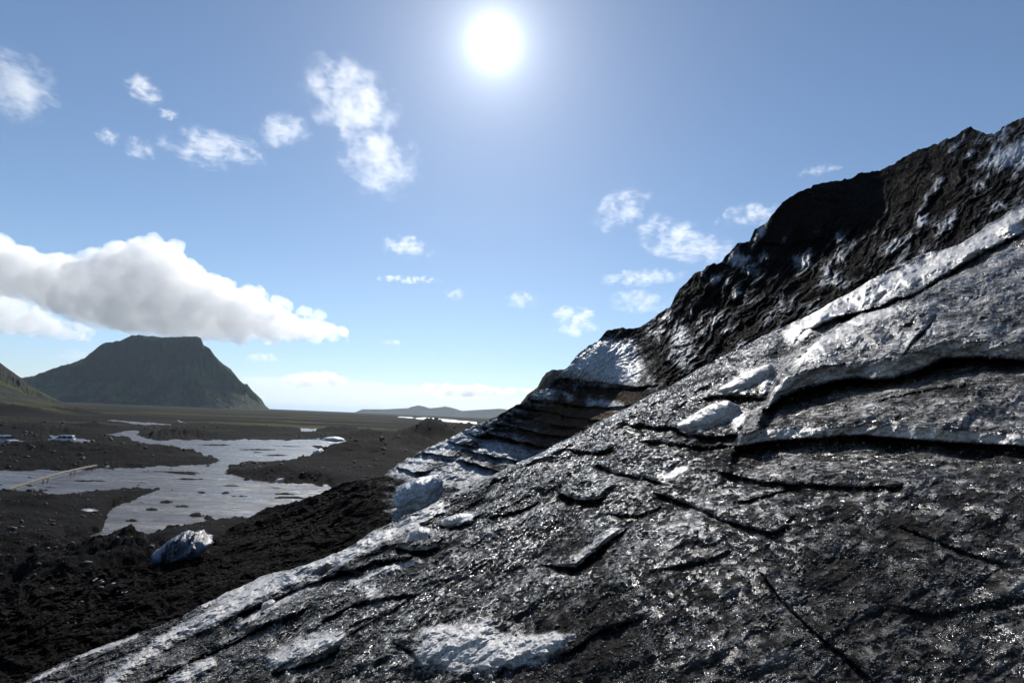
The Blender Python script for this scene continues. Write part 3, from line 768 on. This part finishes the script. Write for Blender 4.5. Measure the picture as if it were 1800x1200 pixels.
WOOD = simple('raw_timber', (0.24, 0.19, 0.14), 0.8, 0, 0.35, 3.0)
def footbridge():
    x0, y0 = spot(14, 864); x1, y1 = spot(169, 820)
    Ln = math.hypot(x1-x0, y1-y0); t = empty('footbridge', (x0, y0, GZ+0.15), math.atan2(y1-y0, x1-x0))
    tag(t, 'long narrow timber footbridge laid across the grey river', 'footbridge')
    n = int(Ln/0.3); sag = lambda x: 0.30+0.25*math.sin(math.pi*x/Ln)
    v, f = join([box(i*0.3, i*0.3+0.26, -0.20, 0.20, sag(i*0.3), sag(i*0.3)+0.05) for i in range(n)]); mesh_obj('deck', v, f, WOOD, t)
    for sg in (-1, 1):
        v, f = join([box(i*Ln/8, (i+1)*Ln/8-0.02, sg*0.15-0.04, sg*0.15+0.04, sag((i+.5)*Ln/8)-0.13, sag((i+.5)*Ln/8)-0.025) for i in range(8)]); mesh_obj('beam', v, f, WOOD, t)
    for k in (0.04, 0.34, 0.66, 0.96):
        v, f = join([box(k*Ln-0.05, k*Ln+0.05, sg*0.24-0.05, sg*0.24+0.05, -0.6, sag(k*Ln)-0.24) for sg in (-1, 1)]+[box(k*Ln-0.045, k*Ln+0.045, -0.32, 0.32, sag(k*Ln)-0.235, sag(k*Ln)-0.14)])
        mesh_obj('trestle', v, f, WOOD, t)
footbridge()

def lump(name, label, cat, outline, Y, thick, mat, seed=0, rough=0.12, group=None, attr=None):
    """a rounded mass with the given outline, at distance Y with its own thickness"""
    P = np.array(outline, float); c = P.mean(0); k = Y/1000.0
    P = np.concatenate([P+(np.roll(P, -1, 0)-P)*f_ for f_ in np.arange(0, 1, 0.1)])
    na, nb = 72, 36
    q = P-c; ang = np.arctan2(-q[:, 1], q[:, 0]); rad = np.hypot(q[:, 0], q[:, 1]); o_ = np.argsort(ang)
    A_ = np.linspace(-np.pi, np.pi, na+1)
    Rr = np.interp(A_, np.concatenate([ang[o_]-2*np.pi, ang[o_], ang[o_]+2*np.pi]), np.tile(rad[o_], 3))
    B = np.linspace(-np.pi/2, np.pi/2, nb)[:, None]
    rr = Rr[None]*np.cos(B)**0.7*k
    X_ = rr*np.cos(A_); Z_ = rr*np.sin(A_); Yq = thick*np.sin(B)+0*X_
    rm_ = Rr.mean()*k; nz = 1+rough*1.6*fbm(X_/rm_*1.5+seed+0.6*np.sin(B), Z_/rm_*1.9+seed*1.7-0.8*np.sin(B), 6, 0.6)
    V = np.stack([X_*nz, Yq*nz, Z_*nz], -1)
    o = grid_mesh(name, V, mat, attr and {'ice': np.full(X_.shape, attr)})
    o.location = tuple(at(c[0], c[1], Y+thick*0.3)); tag(o, label, cat, group); return o
def striped_ice():
    m, t = mat_new('blue_striped_ice')
    P = t.n('ShaderNodeTexCoord').outputs['Object']
    mp = t.n('ShaderNodeMapping', ins={'Vector': P, 'Rotation': (0, math.radians(52), 0), 'Scale': (3.2, 1.2, 0.5)}).outputs[0]
    n = t.noise(mp, 1.0, 6, 0.6, 0.4); n2 = t.noise(P, 12, 4, 0.6)
    col = t.mix(t.ramp(t.math('MULTIPLY_ADD', n2, 0.25, n), 0.50, 0.72), (0.010, 0.011, 0.013), (0.17, 0.215, 0.29))
    b = t.n('ShaderNodeBsdfPrincipled', ins={'Base Color': col, 'Roughness': 0.3, 'IOR': 1.31})
    bp = t.n('ShaderNodeBump', ins={'Strength': 0.7, 'Distance': 0.15, 'Height': t.math('MULTIPLY_ADD', n2, 0.4, n)}); t.set(b, 'Normal', bp.outputs[0])
    o = t.n('ShaderNodeOutputMaterial'); t.set(o, 'Surface', b); return m
SICE = striped_ice()
lump('ice_block', 'blue dome of striped ice beside the river at the foot of the dark debris', 'ice block',
     [(266, 985), (285, 968), (305, 948), (322, 937), (340, 934), (356, 942), (366, 955), (352, 972), (325, 990), (295, 998)], 33.5, 1.3, SICE, 3, 0.28)
PICE = glacier_mat('pale_ice', 12.0, 0.8, dirt=(0.02, 0.02, 0.021), ice=(0.78, 0.80, 0.83))
lump('ice_block', 'low white block of ice on black sand beside the upper river', 'ice block', [(566, 774), (573, 769), (590, 767), (603, 770), (607, 774), (590, 776)], 138, 2.0, PICE, 5, attr=1.0)
lump('ice_block', 'low pale block of ice near the right end of the upper pool', 'ice block', [(548, 802), (553, 792), (563, 788), (573, 797), (570, 803)], 128, 2.0, PICE, 6, attr=0.55)
lump('ice_block', 'tiny white lump of ice on the bank near the footbridge', 'ice block', [(185, 822), (188, 818), (191, 818), (191, 822), (188, 824)], 87, 0.25, PICE, 7, attr=1.0)
lump('ice_block', 'small pale slab of ice on the bank below the channel junction', 'ice block', [(483, 846), (489, 841), (499, 840), (497, 845), (490, 848)], 76, 0.5, PICE, 8, attr=0.8)
lump('ice_block', 'thin pale strip of ice on the left sand spit', 'ice block', [(142, 896), (150, 894), (170, 897), (168, 899.5), (150, 898.5)], 50, 0.5, PICE, 9, attr=0.45)
def near_Y(px, py):
    V, PX, PY, Y, ice = NEAR
    return float(Y.reshape(-1)[np.argmin(np.abs(PX-px).reshape(-1)+np.abs(PY-py).reshape(-1))])
BICE = glacier_mat('spur_ice', 7.0, 0.6, dirt=(0.03, 0.03, 0.032), ice=(0.60, 0.65, 0.71))
lump('ice_block', 'big rounded blue white block of ice at the foot of the terraced spur', 'ice block',
     [(696, 884), (699, 862), (712, 850), (738, 840), (764, 836), (778, 845), (781, 860), (768, 878), (750, 892), (722, 900), (704, 896)], 40.5, 1.8, BICE, 21, 0.18, attr=0.62)
SICE2 = glacier_mat('slab_ice', 16.0, 0.6, dirt=(0.03, 0.029, 0.028), ice=(0.52, 0.50, 0.485), run=0.6)
for lb, ol, th, sd_, at_ in (
  ('wedge of pale ice in the crevice left of the long lower ledge', [(1188, 752), (1215, 733), (1248, 712), (1276, 702), (1294, 710), (1304, 735), (1297, 758), (1250, 766), (1212, 763)], 0.30, 31, 0.95),
  ('upper wedge of pale ice under the left end of the thick overhanging ledge', [(1258, 690), (1290, 671), (1320, 650), (1348, 640), (1360, 652), (1350, 690), (1300, 698)], 0.30, 32, 0.85),
  ('pale knob of ice on a dark hollow below the spur', [(718, 950), (722, 934), (738, 927), (754, 930), (764, 942), (760, 954), (738, 958)], 0.22, 33, 0.9),
  ('flat pale lump of ice just above the knob of ice', [(776, 921), (784, 911), (806, 904), (830, 903), (834, 909), (812, 918), (790, 924)], 0.2, 34, 0.8),
  ('small pale stub of ice by the white edge of the slope', [(461, 1070), (464, 1059), (474, 1055), (481, 1058), (478, 1067), (468, 1073)], 0.12, 35, 0.85)):
    P_ = np.array(ol); lump('ice_lump', lb, 'ice', ol, near_Y(P_[:, 0].mean(), P_[:, 1].mean()+4)+th*0.25, th, SICE2, sd_, 0.14, attr=at_)
r9 = np.random.default_rng(5)
for i in range(16):
    cx = r9.uniform(148, 222); cy = 1016+(cx-148)*0.28+r9.uniform(-6, 8); w = r9.uniform(0.9, 2.4)
    r_ = ray(cx, cy)
    lump('ice_fragment', 'little glistening bit of ice lying in the black debris', 'ice fragment', [(cx-w, cy+1), (cx-w*0.3, cy-w*0.6), (cx+w, cy-w*0.3), (cx+w*0.5, cy+w*0.5)], min(30.0, -9.0/r_[2])*0.93, 0.1, PICE, i, group='ice fragments in the debris', attr=0.5)

# ------------------------------------------------------------------ mountains
def hill_mat(name, rock, moss, lo, hi, amount, scale):
    m, t = mat_new(name)
    tc = t.n('ShaderNodeTexCoord'); P = tc.outputs['Object']
    g = t.n('ShaderNodeNewGeometry')
    nz = t.n('ShaderNodeSeparateXYZ', ins={'Vector': g.outputs['Normal']}).outputs[2]
    n = t.noise(t.vmath('MULTIPLY', P, (1.0, 1.0, 0.4)).outputs[0], scale, 9, 0.66)
    n2 = t.noise(P, scale*6, 6, 0.6)
    f = t.math('MULTIPLY', t.ramp(n, 0.42, 0.62), t.ramp(nz, lo, hi))
    col = t.mix(t.ramp(n2, 0.3, 0.7), tuple(c*0.7 for c in rock), tuple(c*1.3 for c in rock))
    col = t.mix(t.math('MULTIPLY', f, amount), col, moss)
    b = t.n('ShaderNodeBsdfPrincipled', ins={'Base Color': col, 'Roughness': 0.9})
    b.inputs['Specular IOR Level'].default_value = 0.03
    bp = t.n('ShaderNodeBump', ins={'Strength': 0.7, 'Distance': 0.4/scale*0.1, 'Height': n2})
    t.set(b, 'Normal', bp.outputs[0]); o = t.n('ShaderNodeOutputMaterial'); t.set(o, 'Surface', b)
    return m
def ridge(name, sil, D0, D1, D2, mat, step=1.0, rows=110, gull=0.10, cliff=0.0, wave=14, jag=0.8, seed=0, sub=None):
    xs = np.arange(sil[0][0], sil[-1][0]+step, step)
    top = interp(xs, sil)+jag*fbm(xs/8+seed, xs*0+seed, 4)*1.5
    zr = ray(xs, top)[:, 2]*D1
    zb = GZ-6
    zr = np.maximum(zr, zb+1)
    t = np.concatenate([np.linspace(0, 1, rows), 1+np.linspace(0, 1, 30)[1:]])[:, None]
    tt = np.clip(t, 0, 1)
    px = xs[None]+0*t
    prof = tt**1.25
    if cliff: prof = (1-cliff)*tt**1.5+cliff*sstep(0.72, 0.92, tt+0.05*fbm(px/10+seed, tt*2, 3))
    gx = px+6*fbm(px/30+seed, tt*3+seed, 3)
    g = 0.45*fbm(gx/wave+seed, tt*1.6+seed, 6, 0.6, ridged=True)+1.1*(rmf(gx/(wave*3)+seed+tt*0.6, tt*1.3+seed, 6, 0.6)-0.35)
    Hh = (zr-zb)[None]
    env = np.sin(np.clip(tt, 0, 1)*np.pi)**0.7
    z = zb+Hh*np.clip(prof, 0, 1)+Hh*gull*env*g
    z = np.where(t > 1, zb+Hh*(1-(t-1))**1.2, z)
    Y = np.where(t <= 1, D0+(D1-D0)*tt, D1+(D2-D1)*(t-1))+(D1-D0)*0.25*env*g*0.6*(t < 1)
    u = ray(xs, top)[:, 0][None]
    V = np.stack([u*Y, Y, z], -1)
    return grid_mesh(name, V, mat)
rockm = hill_mat('mountain_rock', (0.013, 0.015, 0.017), (0.058, 0.068, 0.030), 0.25, 0.7, 1.0, 0.0032)
o = ridge('mountain', [(-60, 700), (0, 672), (37, 664), (60, 660), (100, 645), (133, 636), (150, 628), (163, 617), (180, 605), (213, 598), (222, 594), (230, 589), (250, 590), (277, 591),
    (282, 593), (310, 592), (345, 591), (353, 594), (358, 606), (370, 614), (378, 626), (393, 640), (405, 648), (412, 656), (421, 668), (430, 675), (434, 674), (441, 684), (452, 694), (460, 702), (467, 713), (478, 722), (486, 730)],
    3500, 4000, 5400, rockm, 0.7, 190, 0.30, 0.34, 26, 1.3, 3)
tag(o, 'dark flat topped mountain standing alone on the plain', 'mountain', kind='structure')
greenm = hill_mat('green_hill', (0.022, 0.022, 0.018), (0.050, 0.056, 0.018), 0.3, 0.7, 1.0, 0.012)
o = ridge('mountain_spur', [(-900, 560), (-500, 520), (-200, 560), (-60, 605), (0, 637), (13, 647), (25, 655), (37, 664), (48, 675), (62, 682), (80, 692), (100, 702), (118, 712)],
    800, 1300, 2000, greenm, 1.0, 120, 0.12, 0.2, 22, 0.6, 9)
tag(o, 'mossy green mountain foot at the left edge', 'hill', kind='structure')
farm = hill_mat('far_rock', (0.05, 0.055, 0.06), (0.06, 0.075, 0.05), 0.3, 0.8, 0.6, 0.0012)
o = ridge('far_hills', [(622, 725), (630, 722), (637, 719), (680, 719), (717, 717), (726, 714), (737, 712), (745, 714), (755, 717), (770, 716), (783, 714), (793, 716), (800, 718), (812, 722), (840, 720), (877, 718), (900, 720), (960, 724), (1100, 720), (1300, 728)],
    8000, 10500, 13000, farm, 1.0, 60, 0.10, 0.1, 20, 0.4, 5)
tag(o, 'low blue hills along the horizon', 'hill', kind='structure')
nearm = hill_mat('dark_rock', (0.045, 0.043, 0.04), (0.07, 0.075, 0.045), 0.3, 0.8, 0.6, 0.02)
o = ridge('headland', [(784, 742), (792, 737), (803, 734), (812, 736), (822, 738), (832, 736), (845, 734), (858, 738), (870, 735), (900, 730), (960, 728), (1100, 736)],
    2300, 2600, 2900, nearm, 1.0, 50, 0.14, 0.3, 12, 0.5, 15)
tag(o, 'small dark rocky knolls beside the far water', 'hill', kind='structure')
o = ridge('rock_hill', [(880, 770), (905, 724), (917, 706), (927, 693), (945, 680), (953, 664), (960, 655), (970, 650), (990, 649), (1010, 650), (1060, 655), (1200, 700), (1260, 760)],
    620, 760, 900, greenm, 1.0, 90, 0.14, 0.25, 16, 0.8, 12)
tag(o, 'round grassy hill peeping out behind the ice terraces', 'hill', kind='structure')

# ------------------------------------------------------------------ world: sky and sun
sd = ray(868, 75); sd = sd/np.linalg.norm(sd)
sun_el = math.asin(sd[2]); sun_az = math.atan2(sd[0], sd[1])
W = bpy.data.worlds.new('World'); SC.world = W; W.use_nodes = True
t = NT(W.node_tree)
sky = t.n('ShaderNodeTexSky', sky_type='NISHITA', sun_disc=False)
sky.sun_elevation = sun_el; sky.sun_rotation = sun_az
sky.air_density = 1.0; sky.dust_density = 0.25; sky.ozone_density = 1.3; sky.altitude = 900
tc = t.n('ShaderNodeTexCoord')
dt = t.vmath('DOT_PRODUCT', tc.outputs['Generated'], tuple(sd)).outputs['Value']
ang = t.math('ARCCOSINE', t.math('MINIMUM', dt, 0.9999999))     # radians from the sun
core = t.math('EXPONENT', t.math('MULTIPLY', ang, -62.0))
aur = t.math('EXPONENT', t.math('MULTIPLY', ang, -20.0))
aur2 = t.math('EXPONENT', t.math('MULTIPLY', ang, -6.0))
glow = t.math('MULTIPLY_ADD', core, 26.0, t.math('MULTIPLY_ADD', aur, 9.0, t.math('MULTIPLY', aur2, 0.9)))
gl = t.vmath('SCALE', (0.93, 0.98, 1.0), None, glow).outputs[0]
el = t.n('ShaderNodeSeparateXYZ', ins={'Vector': tc.outputs['Generated']}).outputs[2]
tint = t.mix(t.ramp(el, 0.0, 0.22), (0.80, 0.89, 1.10), (0.93, 1.0, 1.06))
skyc = t.vmath('MULTIPLY', sky.outputs[0], tint).outputs[0]
tot = t.vmath('ADD', skyc, gl).outputs[0]
bg = t.n('ShaderNodeBackground', ins={'Color': tot, 'Strength': 0.10})
wo = t.n('ShaderNodeOutputWorld', ins={'Surface': bg.outputs[0]})
L = bpy.data.lights.new('sun', 'SUN'); L.energy = 5.0; L.angle = math.radians(0.5); L.color = (1, 0.955, 0.89)
lo = bpy.data.objects.new('sun', L); COL.objects.link(lo)
lo.rotation_euler = Vector(tuple(sd)).to_track_quat('Z', 'Y').to_euler()

# ------------------------------------------------------------------ clouds (real volumes high above the haze)
def puff_mat(dens, px_m):
    m, t = mat_new('cumulus_vapour')
    g = t.n('ShaderNodeTexCoord').outputs['Object']
    n = t.noise(g, 1/(px_m*22), 3, 0.6)
    d = t.math('MULTIPLY', t.ramp(n, 0.34, 0.62, 0.55, 1.15), dens)
    v = t.n('ShaderNodeVolumePrincipled', ins={'Density': d, 'Color': (1, 1, 1, 1), 'Anisotropy': 0.55})
    o = t.n('ShaderNodeOutputMaterial'); t.set(o, 'Volume', v)
    return m
ICO = None
def ico(sub=2):
    import bmesh
    bm = bmesh.new(); bmesh.ops.create_icosphere(bm, subdivisions=sub, radius=1.0)
    v = np.array([x.co[:] for x in bm.verts]); f = np.array([[y.index for y in x.verts] for x in bm.faces]); bm.free()
    return v, f
def cumulus(label, outline, D, rmin, rmax, n, dens, seed, vox=5.0, flat=0.75, disp=7.0):
    r_ = np.random.default_rng(seed)
    P = np.array(outline, float); pxm = D/1000.0
    v0, f0 = ico(2); V = []; Fc = []; k = 0; c = 0
    cx, cy = P.mean(0)
    o0 = at(cx, cy, D)
    while k < n and c < 20000:
        c += 1
        x = r_.uniform(P[:, 0].min(), P[:, 0].max()); y = r_.uniform(P[:, 1].min(), P[:, 1].max())
        s_ = float(sdf_poly(np.array([x]), np.array([y]), outline)[0])
        if s_ < rmin*0.7: continue
        rr = min(rmax, s_)*r_.uniform(0.7, 1.0)
        dz = r_.uniform(-1, 1)*max(0.3, min(1, s_/rmax))*rmax*flat
        q = at(x, y, D+dz*pxm)-o0
        V.append(v0*np.array([1, 1, 0.9])*rr*pxm+q); Fc.append(f0+k*len(v0)); k += 1
    for i in range(len(P)*3):
        a_ = r_.integers(0, len(P)); b_ = (a_+1) % len(P); f_ = r_.random(); x, y = P[a_]*(1-f_)+P[b_]*f_
        if x > P[:, 0].max()-90 or x < P[:, 0].min()+20: continue
        rr = r_.uniform(0.22, 0.55)*rmax*(1.0 if y < cy else 0.5)
        q = at(x, y+rr*0.55*(1 if y < cy else -1), D+r_.uniform(-.6, .6)*rmax*flat*pxm)-o0
        V.append(v0*rr*pxm+q); Fc.append(f0+k*len(v0)); k += 1
    o = mesh_obj('cloud', np.concatenate(V), [tuple(int(i) for i in q) for q in np.concatenate(Fc)], puff_mat(dens, pxm), smooth=True)
    o.location = tuple(o0)
    rm = o.modifiers.new('union', 'REMESH'); rm.mode = 'VOXEL'; rm.voxel_size = vox*pxm*0.6; rm.use_smooth_shade = True
    for sc_, st in ((20, disp*1.1), (8, disp*0.8), (3.5, disp*0.45)):
        tx = bpy.data.textures.new('billow', 'CLOUDS'); tx.noise_scale = sc_*pxm; tx.noise_depth = 3
        dm = o.modifiers.new('billow', 'DISPLACE'); dm.texture = tx; dm.texture_coords = 'LOCAL'; dm.strength = st*pxm*2; dm.mid_level = 0.5
    tag(o, label, 'cloud')
    return o
def wisp_mat(dens, pxm, rot, fpx, thr, rag, stretch):
    m, t = mat_new('thin_vapour')
    g = t.n('ShaderNodeNewGeometry').outputs['Position']
    l = t.n('ShaderNodeTexCoord').outputs['Object']
    rad = t.vmath('LENGTH', l).outputs['Value']
    rt = t.n('ShaderNodeMapping', ins={'Vector': g, 'Rotation': (0, rot, 0), 'Scale': (1/(pxm*fpx*stretch), 1/(pxm*fpx*stretch), 1/(pxm*fpx))}).outputs[0]
    n = t.noise(rt, 1.0, 9, rag, 2.4)
    big = t.noise(g, 1/(pxm*fpx*2.6), 2, 0.5)
    f = t.math('SUBTRACT', 1.0, t.math('POWER', rad, 2.0))
    x = t.math('MULTIPLY_ADD', f, 0.30, t.math('MULTIPLY_ADD', big, 0.8, t.math('MULTIPLY', n, 1.25)))
    d = t.math('MULTIPLY', t.ramp(x, thr, thr+0.30, smooth=False), dens)
    d = t.math('MULTIPLY', d, t.ramp(rad, 1.0, 0.8))
    v = t.n('ShaderNodeVolumePrincipled', ins={'Density': d, 'Color': (1, 1, 1, 1), 'Anisotropy': 0.45})
    o = t.n('ShaderNodeOutputMaterial'); t.set(o, 'Volume', v)
    return m
def wisp(label, cx, cy, rx, ry, rot, D=12000, tau=1.6, fpx=16, thr=1.21, rag=0.80, group=None, stretch=3.2):
    pxm = D/1000.0; rr = math.radians(rot)
    v0, f0 = ico(3)
    thick = min(rx, ry)*0.8*pxm
    m = wisp_mat(tau/(thick*1.6), pxm, rr, fpx, thr, rag, stretch)
    o = mesh_obj('cloud', v0, [tuple(int(i) for i in q) for q in f0], m, smooth=True)
    o.location = tuple(at(cx, cy, D)); o.rotation_euler = (0, -rr, 0); o.scale = (rx*pxm, thick, ry*pxm)
    tag(o, label, 'cloud', group)
    return o
cumulus('large grey based cumulus cloud with bright billowing top above the flat topped mountain',
    [(-60, 428), (0, 419), (60, 430), (112, 456), (150, 446), (200, 430), (235, 430), (265, 416), (300, 422), (326, 444), (346, 482), (375, 490), (405, 496), (440, 514),
     (480, 528), (515, 550), (560, 558), (600, 572), (656, 592), (620, 601), (500, 602), (420, 604), (330, 602), (240, 594), (170, 578), (110, 560), (60, 535), (0, 522), (-60, 520)],
    9000, 5, 44, 700, 0.0042, 3, disp=6.0)
cumulus('white ragged cloud low at the left edge under the big cumulus',
    [(-60, 500), (0, 498), (50, 530), (100, 552), (150, 566), (178, 590), (150, 602), (80, 598), (0, 588), (-60, 584)], 11000, 4, 22, 120, 0.004, 4)
WS = [
 ('feathery cloud at the upper left edge', 30, 150, 95, 62, -48, 1.7),
 ('small bright tuft of cloud right of the upper left cloud', 253, 158, 42, 26, -35, 1.8),
 ('tiny tuft of cloud just under the bright small tuft', 297, 201, 22, 11, -10, 1.4),
 ('faint shred of cloud left of the long ragged one', 190, 240, 26, 16, -20, 1.2),
 ('faint wavy shred between two ragged clouds', 245, 262, 34, 22, -20, 1.3),
 ('long ragged white cloud in the left part of the sky', 372, 262, 105, 40, -6, 1.9),
 ('thin crinkled cloud right of the long ragged one', 497, 232, 54, 34, 5, 1.4),
 ('upper of the two tall rippled clouds left of the sun', 618, 178, 112, 72, -38, 2.1),
 ('lower of the two tall rippled clouds left of the sun', 668, 285, 84, 66, -30, 1.7),
 ('small oval cloud below the tall rippled clouds', 716, 434, 52, 22, -6, 1.7),
 ('flat lens shaped cloud under the small oval one', 715, 491, 66, 8, 0, 1.9),
 ('faint puff of cloud left of the low central puffs', 800, 517, 22, 13, 0, 0.8),
 ('soft faint puff left of the brighter low puff', 915, 528, 34, 18, 0, 1.2),
 ('bright puff of cloud low over the ice terraces', 1010, 564, 60, 30, -5, 2.4),
 ('curled thin cloud left of the dark ridge shoulder', 1095, 368, 64, 36, 28, 1.5),
 ('broad bright cloud meeting the dark ridge', 1205, 425, 108, 42, -14, 2.4),
 ('ragged cloud peeping over the shoulder of the dark ridge', 1320, 378, 70, 24, 12, 1.8),
 ('narrow cloud streak beside the middle of the ridge', 1130, 488, 86, 17, 6, 1.5),
 ('torn low cloud behind the foot of the dark ridge', 1125, 530, 66, 22, 0, 1.3),
 ('very faint wisp high over the ridge at right', 1440, 300, 48, 12, 10, 0.7),
 ('small white cloud right of the flat topped mountain', 463, 628, 36, 9, 0, 2.2),
 ('tiny low cloud under the lens shaped one', 688, 602, 20, 6, 0, 1.5),
 ('pale cloud strip behind the left slope of the mountain', 130, 625, 46, 11, 8, 1.3),
]
for i, (lb, cx, cy, rx, ry, rot, tau) in enumerate(WS):
    wisp(lb, cx, cy, rx*1.15, ry*1.2, rot, tau=tau, fpx=max(4, min(13, ry*0.3)))
wisp('long white bank of cloud low over the horizon', 640, 692, 330, 26, -1.5, D=30000, tau=0.8, fpx=14, thr=0.92, stretch=5)
cumulus('bright topped cloud lying on the horizon bank at right',
    [(722, 692), (735, 677), (760, 671), (800, 674), (850, 675), (890, 679), (930, 680), (960, 688), (940, 697), (860, 698), (780, 697)], 26000, 2, 9, 150, 0.0040, 8, vox=3.0, disp=3.0)
cumulus('bright topped cloud lying on the horizon bank at left',
    [(480, 672), (500, 660), (530, 652), (570, 651), (605, 659), (630, 672), (600, 682), (520, 681)], 26000, 2, 9, 110, 0.0030, 9, vox=3.0, disp=3.0)

# ------------------------------------------------------------------ haze
def haze():
    m, t = mat_new('haze_air')
    v = t.n('ShaderNodeVolumePrincipled', ins={'Density': 1.8e-5, 'Color': (0.66, 0.84, 1, 1), 'Anisotropy': 0.35})
    o = t.n('ShaderNodeOutputMaterial'); t.set(o, 'Volume', v)
    a, b = 110000, 100000
    x0, x1, y0, y1, z0, z1 = -a*2.5, a*2.5, -3000, b, GZ-12, 620
    vs = [(x, y, z) for x in (x0, x1) for y in (y0, y1) for z in (z0, z1)]
    fs = [(0, 1, 3, 2), (4, 6, 7, 5), (0, 4, 5, 1), (2, 3, 7, 6), (0, 2, 6, 4), (1, 5, 7, 3)]
    o = mesh_obj('haze', vs, fs, m); tag(o, kind='stuff')
haze()

# ------------------------------------------------------------------ render settings
SC.cycles.volume_bounces = 6
SC.cycles.volume_max_steps = 128
SC.cycles.max_bounces = 10
SC.cycles.use_denoising = True
SC.view_settings.view_transform = 'Standard'; SC.view_settings.look = 'None'
SC.view_settings.gamma = 1.0; SC.view_settings.exposure = 0.0
